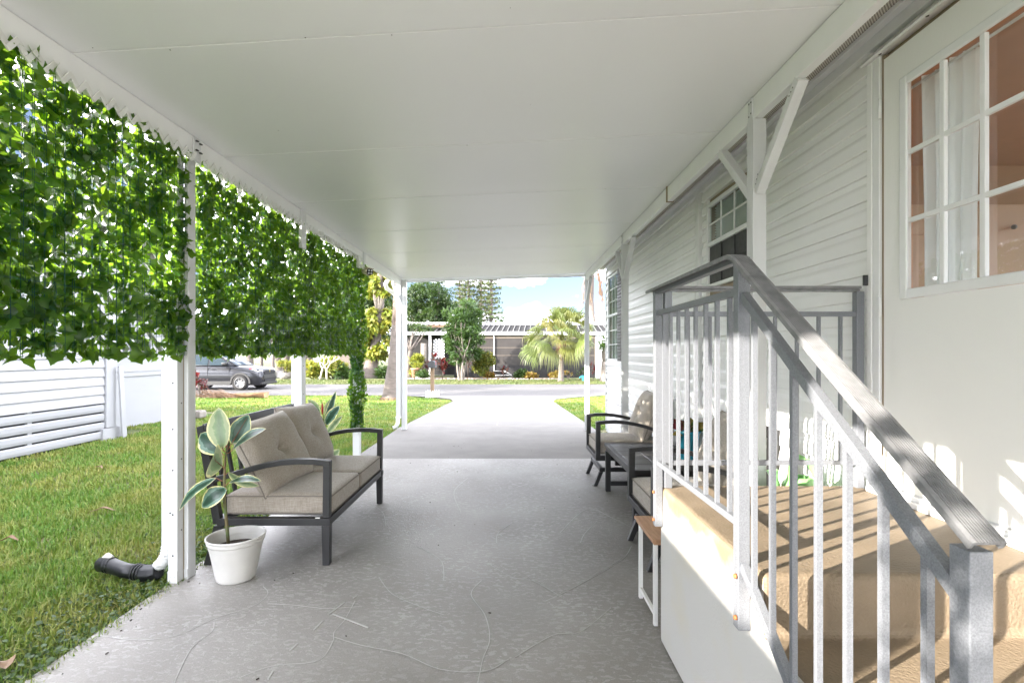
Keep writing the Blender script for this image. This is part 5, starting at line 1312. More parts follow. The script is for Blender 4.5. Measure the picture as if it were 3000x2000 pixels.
for k in range(46):
    a = k*2.39996; el = 1.5-2.05*(k/46)
    d = Vector((math.cos(a)*math.cos(el), math.sin(a)*math.cos(el), math.sin(el)))
    fan_frond(fp, top+Vector((0,0,random.uniform(-.1,.25))), d, random.uniform(.7, 1.7), random.uniform(1.1, 1.35), 'lf_fan' if k % 4 else 'lf_fangold', droop=random.uniform(.5, 1.1), nseg=24)
# tall palm whose crown hangs over the roof line
Yt = 40; tx = at(1732, Yt)
tp = thing('tall_palm', 'tall palm with hanging dead brown fronds and yellow tips above the fan palm', 'palm tree', (tx, Yt, GZ))
mb = MB(); mb.tube([(tx+.4, Yt, GZ-.1), (tx+.2, Yt, 3), (tx, Yt, 5.5), (tx+.1, Yt, 8.3)], [.28, .22, .20, .18], 12); obj('trunk', mb, M['palmtrunk'], tp)
for k in range(22):
    a = k*2.4; el = random.uniform(-.05, .9); d = Vector((math.cos(a)*math.cos(el), math.sin(a)*math.cos(el), math.sin(el)))
    feather_frond(tp, (tx+.1, Yt, 8.6), d, 2.9, 'lf_gold' if el < .35 else 'lf_palm', droop=1.3, nleaf=30, ll=.55)
feather_frond(tp, (tx+.1, Yt, 8.5), (-1, -.1, .35), 3.1, 'lf_gold', droop=1.5, nleaf=34, ll=.6)
feather_frond(tp, (tx+.1, Yt, 8.5), (1, -.3, .3), 2.4, 'lf_gold', droop=1.5, nleaf=34, ll=.6)
for dx, z0, z1 in ((-.75, 7.6, 5.3), (-.3, 8.0, 5.2), (-.15, 8.1, 5.7), (.75, 7.9, 6.0), (.9, 7.6, 5.6)):
    mb = MB(); mb.tube([(tx+dx*.6, Yt-.3, z0), (tx+dx, Yt-.3, (z0+z1)/2), (tx+dx*.9, Yt-.3, z1)], [.02, .03, .03], 5)
    for k in range(60):
        t = random.random(); z = z0+(z1-z0)*t; x = tx+dx*(.6+.35*t); mb.bar((x, Yt-.3, z), (x+random.uniform(-.14, .14), Yt-.3+random.uniform(-.1,.1), z-random.uniform(.15, .5)), .035, .004, (0, 1, 0))
    obj('dead_frond', mb, M['lf_dead'], tp)
# near palm at the left of the driveway
Yn = 18.3; x0 = at(1146, Yn)
np_ = thing('leaning_palm', 'tall grey palm trunk flaring at its base beside the driveway', 'palm tree', (x0, Yn, G(Yn)))
mb = MB(); zs_ = [-.5, -.36, -.2, 0, .3, .8, 1.4, 2.1, 3.0, 4.0, 5.5, 7.0, 8.6]; cxs = [1147, 1147, 1148, 1149, 1151, 1155, 1158, 1161, 1163, 1165, 1169, 1174, 1180]; rs = [.40, .37, .335, .31, .285, .25, .22, .185, .15, .135, .13, .13, .12]
P = [(at(c, Yn), Yn, z) for c, z in zip(cxs, zs_)]
mb.tube(P, rs, 20); obj('trunk', mb, M['palmtrunk'], np_)
mb = MB()
for k in range(70):
    z = .8+k*.075; i = max(0, min(11, sum(1 for q in zs_ if q <= z)-1)); t = (z-zs_[i])/(zs_[i+1]-zs_[i]); c = Vector(P[i]).lerp(Vector(P[i+1]), t); r_ = rs[i]*(1-t)+rs[i+1]*t
    if z > 2.3: mb.lathe([(r_*1.0, -.01), (r_*1.10, .0), (r_*1.0, .016)], tuple(c), 14)
obj('trunk_rings', mb, M['boots'], np_)['kind'] = 'stuff'
mb = MB()
for k in range(90):
    a = random.random()*6.28; mb.bar((P[1][0]+.37*math.cos(a), Yn+.37*math.sin(a), -.30+.05*random.random()), (P[1][0]+.44*math.cos(a), Yn+.44*math.sin(a), -.40), .03, .012)
obj('root_mat', mb, M['mulch'], np_)['kind'] = 'stuff'
for k in range(18):
    a = k*2.4; el = random.uniform(-.1, 1.1); feather_frond(np_, (P[-1][0], Yn, 8.7), (math.cos(a)*math.cos(el), math.sin(a)*math.cos(el), math.sin(el)), 2.8, 'lf_palm', nleaf=26)

# ------------------------------------------------------------------ pothos covered palm
Yv = 36; vx = at(1100, Yv)
vp = thing('vine_covered_palm', 'palm trunk smothered in big yellow green vine leaves left of the driveway', 'palm tree', (vx, Yv, GZ))
mb = MB(); mb.tube([(vx-.45, Yv, GZ-.1), (vx-.4, Yv, GZ+.1), (vx-.1, Yv, 1.3), (vx+.3, Yv, 4), (vx+.45, Yv, 8)], [.68, .60, .34, .30, .26], 14); obj('trunk', mb, M['palmtrunk'], vp)
cl = []
for z, wd, xo_ in ((1.2, .8, 0), (1.8, 1.15, .0), (2.4, 1.3, .05), (3.0, 1.35, .1), (3.6, 1.2, .15), (4.2, .95, .3), (5.8, .95, .3), (6.4, 1.3, .2), (7.0, 1.3, .15), (7.6, 1.1, .0)):
    for k in range(7): a = RNG.uniform(0, 6.28); cl.append(((vx+xo_+wd*.62*math.cos(a), Yv-.2+wd*.5*math.sin(a), z+RNG.normal(0, .15)), .42))
crown(vp, cl, 60, .36, M['lf_yellow'], name='vine_foliage', lv=OV, droop=.9)
mb = MB()
for k in range(16):
    x = vx+.35+random.uniform(-.38, .38); mb.tube([(x, Yv-.35, 6.3), (x+random.uniform(-.1,.1), Yv-.38, 5.2), (x*.3+.7*(vx+.3), Yv-.36, 4.2)], random.uniform(.04, .08), 5)
obj('hanging_vines', mb, M['limb'], vp)['kind'] = 'stuff'

# ------------------------------------------------------------------ trees
Yf = 32.5; fx = at(1352, Yf)
tree('multi stemmed shrubby tree with pale branches in front of the screened home', (fx, Yf, GZ), 1.2, .13, (fx+.05, Yf+.3, 2.75), (1.8, 1.4, 2.45), 90, 110, .27, 'lf_mid', bark='limb', stems=4, nlimb=40, clr=.42, name='shrubby_tree', lv=LANC)
tree('large dark green tree standing behind the ribbed carport roof', (at(1255, 46), 46, GZ), 2.6, .35, (at(1262, 46), 46, 5.4), (2.6, 2.4, 3.0), 120, 110, .36, 'lf_dark', clr=.8, name='broadleaf_tree')
tree('broad green tree behind the vine covered palm', (at(1090, 52), 52, GZ), 3, .4, (at(1095, 52), 52, 6.0), (4.0, 3, 4.6), 150, 90, .42, 'lf_dark', clr=1.1, name='broadleaf_tree')
tree('green tree far behind the left end of the ivy screen', (at(905, 60), 60, GZ), 3, .4, (at(905, 60), 60, 7.5), (6, 3, 4.6), 120, 80, .5, 'lf_mid', clr=1.4, name='broadleaf_tree')
tree('shade tree behind the neighbouring home', (-12.5, 14.5, G(14.5)), 2.6, .28, (-12.5, 14.5, 4.6), (2.8, 2.4, 1.9), 70, 100, .30, 'lf_dark', clr=.9, name='broadleaf_tree')
tree('shade tree at the far corner of the left lawn', (-15.5, 18.5, GZ), 2.4, .25, (-15.5, 18.5, 4.4), (2.4, 2.2, 1.8), 60, 100, .30, 'lf_dark', clr=.9, name='broadleaf_tree')
tree('grey brown bare topped scrub behind the screened home roof', (at(1555, 62), 62, GZ), 2, .3, (at(1552, 62), 62, 3.9), (3.2, 2, 1.5), 60, 60, .30, leafm('leaf_olive', [(.16, .15, .07), (.20, .18, .10), (.12, .13, .05)], (.3, .25, .1), .2), clr=.8, name='scrub_tree')
tree('reddish bare scrub tree seen past the corner of the mobile home', (at(1760, 60), 60, GZ), 2, .3, (at(1762, 60), 60, 3.3), (2.2, 2, 1.2), 40, 50, .26, leafm('leaf_brown', [(.26, .19, .12), (.20, .17, .10), (.32, .24, .16)], (.3, .25, .1), .2), clr=.7, name='scrub_tree')
def norfolk(label, x, Y, H, r0):
    root = thing('norfolk_pine', label, 'pine tree', (x, Y, GZ), 'norfolk pines behind the screened home')
    tb = MB(); tb.tube([(x, Y, GZ), (x+.05, Y, H*.5), (x, Y, H)], [.28, .18, .03], 8); P = []; Rr_ = []
    z = 1.0
    while z < H-.3:
        L1 = r0*(1-(z/H)**1.6)*RNG.uniform(.85, 1.1)+.15; nb_ = 7; a0 = RNG.uniform(0, 6)
        for k in range(nb_):
            a = a0+k*2*math.pi/nb_+RNG.normal(0, .12); L2 = L1*RNG.uniform(.8, 1.1)
            e = (x+L2*math.cos(a), Y+L2*math.sin(a), z+L2*.10); tb.tube([(x, Y, z), ((x+e[0])/2, (Y+e[1])/2, z-.03*L2), e], [.035, .022, .01], 4)
            m_ = int(L2*15)
            t = RNG.uniform(.15, 1, m_); px_ = x+L2*np.cos(a)*t; py_ = Y+L2*np.sin(a)*t
            P.append(np.stack([px_+RNG.normal(0, .05, m_), py_+RNG.normal(0, .05, m_), z+L2*(.10*t)+RNG.uniform(0, .08, m_)], 1))
        z += RNG.uniform(.46, .66)
    P = np.concatenate(P); n = len(P)
    obj('trunk', tb, M['trunk'], root)
    scatter('needles', LANC*np.array([1.5, 1, 1]), LANCF, P, rots(RNG.normal(0, .35, n), RNG.normal(.3, .35, n), RNG.uniform(0, 6.28, n)), M['lf_pine'], scale=RNG.uniform(.22, .42, n), parent=root)
norfolk('norfolk pine just left of the open sky, rightmost of the group', at(1438, 58), 58, 15.5, 1.9)
norfolk('norfolk pine between the two outer ones', at(1408, 61), 61, 14.5, 1.7)
norfolk('norfolk pine at the left of the group beside the dark tree', at(1372, 59), 59, 14.0, 1.9)
norfolk('norfolk pine set farthest left and partly behind the others', at(1346, 63), 63, 13.0, 1.8)
# date palm behind the roof
dx_ = at(1486, 52); dpm = thing('date_palm', 'feather palm showing its crown above the screened home roof', 'palm tree', (dx_, 52, GZ))
mb = MB(); mb.tube([(dx_, 52, GZ), (dx_, 52, 3.6)], [.3, .25], 10); obj('trunk', mb, M['palmtrunk'], dpm)
for k in range(34):
    a = k*2.4; el = random.uniform(-.1, 1.35); feather_frond(dpm, (dx_, 52, 3.7), (math.cos(a)*math.cos(el), math.sin(a)*math.cos(el), math.sin(el)), 2.3, 'lf_palm', droop=.9, nleaf=24, ll=.5, lw=.05)
x_ = at(1690, 47); bn = thing('banana_like_palm', 'curved green frond crown peeking over the fan palm', 'palm tree', (x_, 47, GZ))
mb = MB(); mb.tube([(x_, 47, GZ), (x_, 47, 4.2)], [.2, .15], 10); obj('trunk', mb, M['palmtrunk'], bn)
for a, el in ((3.3, 1.2), (2.6, 1.0), (.2, 1.3), (4.5, .8), (1.5, 1.1), (3.0, .5)): feather_frond(bn, (x_, 47, 4.1), (math.cos(a)*math.cos(el), math.sin(a)*math.cos(el), math.sin(el)), 2.2, 'lf_palm', droop=1.7, nleaf=30, ll=.4, lw=.08)

# ------------------------------------------------------------------ screened home across the street
ah = thing('screened_home', 'low home across the street with ribbed roof and dark screened porch', 'house', (1.5, 38, GZ))
Y0 = 36.0
zf = lambda y: px(0, y, Y0)[2]
X = lambda x: at(x, Y0)
xl, xm, xr = X(1142), X(1292), X(1745)
z_f0, z_f1 = zf(981), zf(971.5)
# sloping pan roof rising away from the fascia
def roofz(Yd): return z_f1 + (Yd-Y0)*.20
for (a, b_) in ((xl, X(1304)), (X(1290), X(1800))):
    pass
mb = MB(); mb.add([(xl, Y0+.05, z_f1-.02), (X(1800), Y0+.05, z_f1-.02), (X(1800), Y0+3.6, roofz(Y0+3.6)-.02), (xl, Y0+3.6, roofz(Y0+3.6)-.02)], [(0,1,2,3)]); obj('roof', mb, M['roofgrey'], ah)
xx_ = xl
while xx_ < X(1800):
    obj('roof_rib', MB().bar((xx_, Y0+.06, z_f1+.03), (xx_+.25, Y0+3.6, roofz(Y0+3.6)+.03), .045, .06), M['rib'], ah); xx_ += .40
obj('roof_ridge_trim', MB().box(xl, X(1800), Y0+3.55, Y0+3.75, roofz(Y0+3.6)-.05, roofz(Y0+3.6)+.16), M['trim'], ah)
obj('fascia', MB().box(xl-.05, X(1800), Y0-.08, Y0+.05, z_f0, z_f1), M['trim'], ah, bevel=.01)
obj('rear_wall', MB().box(xl, X(1745), Y0+3.4, Y0+3.5, GZ, roofz(Y0+3.4)-.1), M['darkwall'], ah)
# screened part
sx0, sx1 = X(1392), X(1744)
obj('beige_header', MB().box(X(1330), sx1, Y0+.12, Y0+.20, zf(991), z_f0-.002), M['beigeband'], ah)
obj('lower_wall', MB().box(X(1330), sx1, Y0+.12, Y0+.22, GZ-.05, zf(1069)), M['darkwall'], ah)
bays = [X(v) for v in (1330, 1390, 1448, 1531, 1600, 1668, 1744)]
for a, b_ in zip(bays[:-1], bays[1:]):
    obj('screen_panel', MB().box(a+.03, b_-.03, Y0+.15, Y0+.155, zf(1069), zf(991)), M['porch_screen'] if 'porch_screen' in M else M['carglass'], ah)
    obj('screen_upright', MB().box(b_-.03, b_+.03, Y0+.11, Y0+.19, zf(1069)+.001, zf(991)-.001), M['beigeband'], ah)
for yv in (1018, 1041): obj('screen_rail', MB().box(X(1330), sx1, Y0+.13, Y0+.148, zf(yv)-.02, zf(yv)+.02), M['beigeband'], ah)
obj('interior_cabinet', MB().box(X(1467), X(1493), Y0+.6, Y0+1.0, zf(1067), zf(1045)), M['cabinet'], ah)
obj('interior_cabinet', MB().box(X(1495), X(1517), Y0+.6, Y0+1.0, zf(1066), zf(1046)), M['cabinet'], ah)
obj('interior_shade', MB().box(X(1467), X(1517), Y0+1.3, Y0+1.35, zf(1040), zf(1025)), M['beigeband'], ah)
mb = MB(); mb.tube([(X(1447), Y0+.05, z_f0), (X(1447), Y0+.05, zf(1086)), (X(1478), Y0+.05, zf(1087)), (X(1500), Y0-.2, zf(1098)), (X(1446), Y0-.4, zf(1099))], .03, 6); obj('conduit_pipe', mb, M['trim'], ah)
obj('meter_box', MB().box(X(1443), X(1450), Y0-.03, Y0+.09, zf(1058), zf(1048)), M['stone'], ah)
obj('white_side_wall', MB().box(X(1746), X(1830), Y0+.1, Y0+.3, GZ-.1, z_f0-.002), M['skirt'], ah)
wv = obj('window', MB().box(X(1778), X(1806), Y0+.06, Y0+.098, zf(1032), zf(1006)), M['trim'], ah)
obj('pane', MB().box(X(1780), X(1804), Y0+.052, Y0+.058, zf(1030), zf(1008)), M['carglass'], wv)
# open carport at its left
for xp, z_ in ((1259.5, 0), (1150, 0)): obj('porch_post', MB().box(X(xp)-.08, X(xp)+.08, Y0+.0, Y0+.11, GZ, z_f0), M['trim'], ah)
mb = MB()
lx0, lx1, lz0, lz1 = X(1268), X(1300), zf(1050), zf(992)
for sgn in (1, -1):
    k = lx0-(lz1-lz0)
    while k < lx1:
        t0 = max(0, (lx0-k)/(lz1-lz0)); t1 = min(1, (lx1-k)/(lz1-lz0))
        if t1 > t0+.02:
            za, zb = (lz0+(lz1-lz0)*t0, lz0+(lz1-lz0)*t1) if sgn > 0 else (lz1-(lz1-lz0)*t0, lz1-(lz1-lz0)*t1)
            mb.bar((k+(lz1-lz0)*t0, Y0+.3+.02*sgn, za), (k+(lz1-lz0)*t1, Y0+.3+.02*sgn, zb), .012, .07, (1, 0, -sgn))
        k += .22
obj('lattice_panel', mb, M['trim'], ah)
dfr = thing('roof_debris', 'dry brown palm frond lying on the ribbed roof across the street', 'palm frond', (X(1250), Y0+1.4, roofz(Y0+1.4)))
mb = MB(); c0 = Vector((X(1228), Y0+1.0, roofz(Y0+1.0)+.15))
for k in range(110):
    a = random.uniform(-.6, 1.0); q = c0+Vector((random.uniform(0, 1.9), random.uniform(-.2, 1.2), 0)); q.z = roofz(q.y)+.12+random.random()*.08
    l = random.uniform(.3, .8); mb.bar(q, q+Vector((math.cos(a)*l, math.sin(a)*l*.6, math.sin(a)*l*.12+.05)), .05, .012)
obj('dry_leaflets', mb, M['lf_dead'], dfr)['kind'] = 'stuff'
# garden along its front
def gx(x, Y): return (at(x, Y), Y, GZ)
spiky('dark red leaved plant by the lattice of the carport', gx(1264, 34.6), 2.0, 60, 'lf_red', l=.6, w=.07)
spiky('tall red and rust leaved plant between lattice and shrubby tree', gx(1295, 34.4), 1.7, 60, 'lf_red', l=.55, w=.06)
spiky('red leaved plant behind the shrubby tree', gx(1372, 34.8), 2.3, 40, 'lf_red', l=.5)
bush('tall yellow green croton bush right of the shrubby tree', gx(1415, 34.2), .75, 1.9, 190, .17, 'lf_goldgreen' if 'lf_goldgreen' in M else 'lf_yellow', n=22)
bush('low orange bush at the foot of the meter pipe', gx(1433, 33.8), .38, .45, 120, .12, 'lf_orange')
bush('low dark green bush under the porch wall', gx(1520, 34.4), .5, .6, 150, .14, 'lf_mid')
bush('wider low orange bush under the porch wall', gx(1553, 34.2), .55, .45, 150, .13, 'lf_orange')
bush('small yellow bush left of the fan palm trunk', gx(1624, 34.0), .38, .5, 120, .12, 'lf_orange')
spiky('small orange leaved plant right of the fan palm trunk', gx(1664, 34.0), .6, 30, 'lf_orange', l=.35)
spiky('dark thin leaved plant left of the front carport post', gx(1700, 34.2), .9, 30, 'lf_mid', l=.4)
spiky('tall thin dark red plant at the end of the porch wall', gx(1738, 34.8), 1.2, 40, 'lf_red', l=.4)
spiky('small bronze plant on the porch wall', gx(1476, 34.6), 1.1, 30, 'lf_red', l=.35)
bush('green and red ferny shrub at the left edge of the open carport', gx(1221, 34.5), .6, 1.7, 120, .22, 'lf_yellow', n=12, lv=LANC)
bush('light green fern clump below the mailbox', gx(1238, 33.9), .6, .5, 120, .22, 'lf_mid', lv=LANC)
bush('green undergrowth at the foot of the vine covered palm', gx(1128, 35), .8, .7, 140, .3, 'lf_mid', lv=LANC)
tp_ = thing('terracotta_pot', 'terracotta pot with a spiky red plant under the open carport', 'flower pot', gx(1216, 34.2))
c = gx(1216, 34.2); obj('pot', MB().lathe([(.001, 0), (.20, 0), (.28, .62), (.31, .63), (.31, .70), (.27, .70), (.26, .6), (.001, .6)], c, 20), M['terracotta'], tp_)
tree('pale forked tree trunk under the open carport', gx(1200, 35.2), 1.9, .17, (at(1200, 35.2), 36.5, 3.0), (1.7, 1.0, .55), 24, 70, .25, 'lf_dark', bark='trunk', clr=.5, name='forked_tree', nlimb=10)
cs = obj('concrete_column', MB().lathe([(.20, 0), (.20, 2.4), (.001, 2.4)], gx(1241, 35), 16), M['limb'], loc=gx(1241, 35)); meta(cs, 'pale cut palm trunk column under the open carport', 'tree trunk')
# edging stones and mulch
mu = MB(); mu.grid([[(x, y, GZ-.025+.02*math.sin(x*3+y)) for x in np.linspace(X(1210), X(1600), 40)] for y in (33.3, 34.0, 35.9)], smooth=False); meta(obj('garden_bed', mu, M['mulch']), kind='structure')
for k in range(44):
    x = at(1190+k*10.2, 33.3)+random.uniform(-.05, .05); w = random.uniform(.08, .13)
    o = obj('edging_stone', superbox(x-w, x+w, 33.22, 33.42, GZ-.05, GZ+random.uniform(.05, .09), n=4), M['stone'], loc=(x, 33.3, GZ)); meta(o, 'small pale stone in the row edging the garden bed across the street', 'stone', 'edging stones of the garden bed')
bb_ = obj('concrete_block', superbox(at(1218, 33.6), at(1232, 33.6), 33.4, 33.9, GZ-.05, GZ+.18, n=4), M['stone'], loc=(at(1225, 33.6), 33.6, GZ)); meta(bb_, 'grey concrete block at the garden edge left of the mailbox', 'concrete block')
th_ = thing('turquoise_sign', 'small turquoise box standing in the grass beside the fan palm', 'garden ornament', gx(1704, 31.8))
c = gx(1704, 31.8); obj('panel', MB().bar((c[0]+.10, 31.8, GZ), (c[0]+.06, 31.8, GZ+.30), .16, .10).bar((c[0]-.14, 31.8, GZ+.18), (c[0]+.06, 31.8, GZ+.29), .10, .06), M['teal'], th_)
tree('thick pale trunk with young palm leaves at the right edge beyond the street', gx(1768, 31.5), 1.2, .22, (at(1768, 31.5), 31.6, 1.7), (.7, .5, .4), 8, 30, .4, 'lf_mid', bark='limb', clr=.4, name='stubby_palm', cat='palm tree')
# mailbox
Ym = 20.2; mx_ = at(1267, Ym); mz = G(Ym)
mbx = thing('mailbox', 'grey rural mailbox on a square wooden post with tiny white picket fence', 'mailbox', (mx_, Ym, mz))
obj('mailbox_post', MB().box(mx_-.075, mx_+.065, Ym-.07, Ym+.07, mz-.05, 1.35-44*Ym/F_PX), M['wood'], mbx, bevel=.008)
zb = 1.35-45*Ym/F_PX; mb = MB(); prof = [(mx_-.14, zb+.0), (mx_+.14, zb+.0)]+[(mx_+.14*math.cos(a), zb+.17+.12*math.sin(a)) for a in np.linspace(0, math.pi, 9)]
mb.prism(prof, 'y', Ym-.26, Ym+.26); bx_ = obj('mailbox_body', mb, M['greybox'], mbx, bevel=.006)
obj('mailbox_flag', MB().box(mx_+.142, mx_+.15, Ym-.1, Ym-.07, zb+.12, zb+.30), M['redbud'], bx_)
for k in range(6):
    for yy_ in (Ym-.20, Ym+.2):
        x = mx_-.22+k*.088; mb = MB(); mb.prism([(x-.03, mz-.03), (x+.03, mz-.03), (x+.03, mz+.20), (x, mz+.26), (x-.03, mz+.20)], 'y', yy_-.01, yy_+.01); obj('picket', mb, M['skirt'], mbx)
for yy_ in (Ym-.185, Ym+.185): obj('picket_rail', MB().box(mx_-.25, mx_+.25, yy_-.006, yy_+.006, mz+.10, mz+.14), M['skirt'], mbx)

# ------------------------------------------------------------------ far left
Yq = 19.2
spiky('red leaved cordyline at the left end of the lawn in front of the grey car', (at(588, Yq), Yq, G(Yq)), 1.25, 70, 'lf_red', l=.42, w=.05)
ff = thing('fallen_frond', 'big dry palm frond lying on the grass in front of the grey car', 'palm frond', (at(690, Yq), Yq, G(Yq)))
mb = MB(); z0 = G(Yq)
P = []
for i in range(12):
    u = i/11; x = at(620+160*u, Yq); w = .05+.15*u*random.uniform(.8, 1.2); P.append([(x, Yq-w, z0+.06+.14*u+.03*math.sin(7*u)), (x, Yq-w*.7, z0+.03), (x, Yq+w*.7, z0+.02), (x, Yq+w, z0+.14+.08*u)])
mb.grid(P); obj('leaf_sheath', mb, M['boots'], ff)
mb = MB()
for k in range(150):
    x = at(random.uniform(560, 650), Yq); l = random.uniform(.3, .9); a = random.uniform(-.5, .7)
    mb.bar((x, Yq+random.uniform(-.3,.3), z0+.05+.3*random.random()), (x+math.cos(a)*l, Yq+random.uniform(-.3,.3), z0+.03+math.sin(max(a,0))*l*.3), .02, .006)
obj('dry_leaflets', mb, M['lf_dead'], ff)['kind'] = 'stuff'
# frangipani with white limbs and yellow bushes
fr = thing('bare_frangipani', 'small tree with bare white forked branches across the street', 'tree', gx(950, 33)); mb = MB()
def fork(p, d, l, r_, depth):
    q = p+d*l; mb.tube([p, (p+q)/2+Vector((random.uniform(-.03,.03), 0, 0)), q], [r_, r_*.9, r_*.8], 6)
    if depth:
        for s_ in (-1, 1): fork(q, (d+Vector((s_*random.uniform(.35,.75), random.uniform(-.4,.4), random.uniform(-.1,.15)))).normalized(), l*random.uniform(.62, .85), r_*.72, depth-1)
c = Vector(gx(958, 33)); fork(c, Vector((-.05,0,1)), .62, .07, 4); c = Vector(gx(938, 33)); fork(c, Vector((.2,0,1)).normalized(), .7, .06, 4)
obj('branches', mb, M['whitelimb'], fr)
bush('yellow bush behind the bare white branched tree', gx(975, 34.5), .9, 1.5, 130, .26, 'lf_yellow', n=16)
bush('golden low bush left of the bare white branched tree', gx(918, 34), .6, 1.2, 110, .22, 'lf_yellow', n=10)
bush('grassy green bush right of the bare white branched tree', gx(1004, 34), .6, .9, 110, .3, 'lf_mid', n=9, lv=LANC)
pbsh = bush('feathery yellow green bush in a pale pot beside the street', (at(836, 34), 34, GZ+.35), .55, .9, 150, .2, 'lf_yellow', n=10, lv=LANC)
obj('pot', MB().lathe([(.001, 0), (.33, 0), (.40, .40), (.36, .40), (.001, .36)], gx(836, 34), 18), M['stone'], pbsh)
for x, Y, r_, h, lab in ((730, 44, .30, 3.2, 'grey palm trunk far beyond the grey car'), (801, 40, .12, 2.2, 'thin pale post like trunk left of the second carport post'), (818, 50, .28, 4, 'dark based trunk farther back beyond the street'), (838, 54, .3, 4, 'thick grey trunk farthest back beyond the street'), (766, 48, .14, 4, 'slim trunk behind the grey car bonnet'), (897, 46, .14, 3, 'slim brown trunk right of the second carport post')):
    tree(lab, (at(x, Y), Y, GZ), h, r_, (at(x, Y), Y, h+1.8), (1.6, 1.5, 1.3), 26, 60, .4, 'lf_mid', clr=.9, name='roadside_tree', nlimb=8)
dh = thing('distant_house', 'distant house with grey roof behind the vine covered palm', 'house', (at(1040, 56), 56, GZ))
x0_, x1_ = at(960, 56), at(1075, 56)
obj('wall', MB().box(x0_, x1_, 56, 60, GZ, 2.5), M['beigeband'], dh)
obj('roof', MB().prism([(55.2, 2.5), (60.5, 2.5), (58, 4.0)], 'x', x0_-.4, x1_+.4), M['roofgrey'], dh)
w_ = obj('window', MB().box(at(1052, 56), at(1064, 56), 55.93, 55.99, 1.0, 2.0), M['trim'], dh); obj('pane', MB().box(at(1054, 56), at(1062, 56), 55.9, 55.925, 1.1, 1.9), M['carglass'], w_)
# tree line and neighbours beyond everything
for i, (x, Y, w) in enumerate(((640, 75, 9), (860, 82, 9), (1020, 78, 8), (1210, 85, 8), (1330, 90, 7), (1850, 80, 9), (2050, 74, 9))):
    tree(('leftmost', 'second from left', 'third from left', 'middle', 'third from right', 'second from right', 'rightmost')[i]+' tree of the far line beyond the houses', (at(x, Y), Y, GZ), 3, .4, (at(x, Y), Y, 4.2), (w*.75, 3, 2.6 if x < 1300 else 1.8), 60, 60, .6, 'lf_dark', clr=1.6, name='far_tree', group='trees of the far line')

# ------------------------------------------------------------------ grey car parked on the street
car = thing('parked_car', 'grey compact SUV parked along the street, front end toward the driveway', 'car', (-14, 24.6, -.42))
CX, CY, CZ = -11.72, 24.55, -.42      # nose x, centre y, ground
def cw(u, v, w): return (CX-u, CY+v, CZ+w)     # u back from the nose, v sideways (-=near), w up
# body shell: stations along the length
st_ = [(0.00, .36, .70, .62, .74), (.04, .26, .88, .74, .84), (.18, .22, .99, .83, .90), (.5, .22, 1.05, .90, .93), (.93, .24, 1.09, .92, .95), (1.35, .24, 1.13, .925, .95), (1.9, .24, 1.15, .925, .945), (2.8, .24, 1.16, .925, .945), (3.6, .24, 1.18, .92, .94), (4.2, .26, 1.2, .90, .92), (4.5, .32, 1.18, .82, .86), (4.58, .42, 1.05, .72, .78)]
mb = MB(); rows = []
for u, b_, t, hw, hm_ in st_:
    row = []
    for v, w in ((-hw*.93, b_), (-hw, b_+.10), (-hm_, b_+(t-b_)*.45), (-hm_*.985, b_+(t-b_)*.72), (-hw*.965, t-.09), (-hw*.90, t-.02), (-hw*.55, t+.025), (0, t+.035), (hw*.55, t+.025), (hw*.90, t-.02), (hw*.965, t-.09), (hm_*.985, b_+(t-b_)*.72), (hm_, b_+(t-b_)*.45), (hw, b_+.10), (hw*.93, b_)):
        row.append(cw(u, v, w))
    rows.append(row)
mb.grid(rows); mb.add(rows[0], [tuple(range(15))]); mb.add(rows[-1], [tuple(range(15))[::-1]])
mb.add([r_[0] for r_ in rows]+[r_[-1] for r_ in rows], [(i, i+1, 12+i+1, 12+i) for i in range(11)])
obj('body', mb, M['carpaint'], car)
# greenhouse
gs = [(1.18, 1.12, .80, 1.13), (1.55, 1.12, .84, 1.40), (1.98, 1.12, .85, 1.62), (2.5, 1.14, .86, 1.685), (3.3, 1.15, .86, 1.69), (3.95, 1.16, .84, 1.62), (4.35, 1.17, .80, 1.32), (4.45, 1.17, .78, 1.2)]
mb = MB(); rows = []
for u, b_, hw, t in gs:
    tw_ = hw-.22*(t-b_)/.55
    rows.append([cw(u, v, w) for v, w in ((-hw, b_), (-hw+(hw-tw_)*.55, b_+(t-b_)*.55), (-tw_, t-.03), (-tw_*.8, t), (0, t+.02), (tw_*.8, t), (tw_, t-.03), (hw-(hw-tw_)*.55, b_+(t-b_)*.55), (hw, b_))])
mb.grid(rows); obj('cabin', mb, M['carpaint'], car)
def glass_quad(name, pts): 
    mb = MB(); mb.add(pts, [(0,1,2,3)]); return obj(name, mb, M['carglass'], car)
hwf = lambda w: .865-.22*(w-1.14)/.55+.012
glass_quad('side_window', [cw(1.50, -hwf(1.17), 1.17), cw(2.42, -hwf(1.17), 1.17), cw(2.45, -hwf(1.60), 1.60), cw(2.02, -hwf(1.58), 1.58)])
glass_quad('side_window', [cw(2.52, -hwf(1.17), 1.17), cw(3.4, -hwf(1.17), 1.17), cw(3.3, -hwf(1.61), 1.61), cw(2.53, -hwf(1.61), 1.61)])
glass_quad('side_window', [cw(3.46, -hwf(1.19), 1.19), cw(4.0, -hwf(1.19), 1.19), cw(3.8, -hwf(1.56), 1.56), cw(3.38, -hwf(1.6), 1.6)])
mb = MB(); rows = []
for t in (0, .5, 1):
    u = 1.20+.80*t; w = 1.155+.475*t + .012; hw = .76-.13*t; rows.append([cw(u-.012, v*hw, w+.018*(1-v*v)) for v in (-1, -.5, 0, .5, 1)])
mb.grid(rows); obj('windscreen', mb, M['carglass'], car)
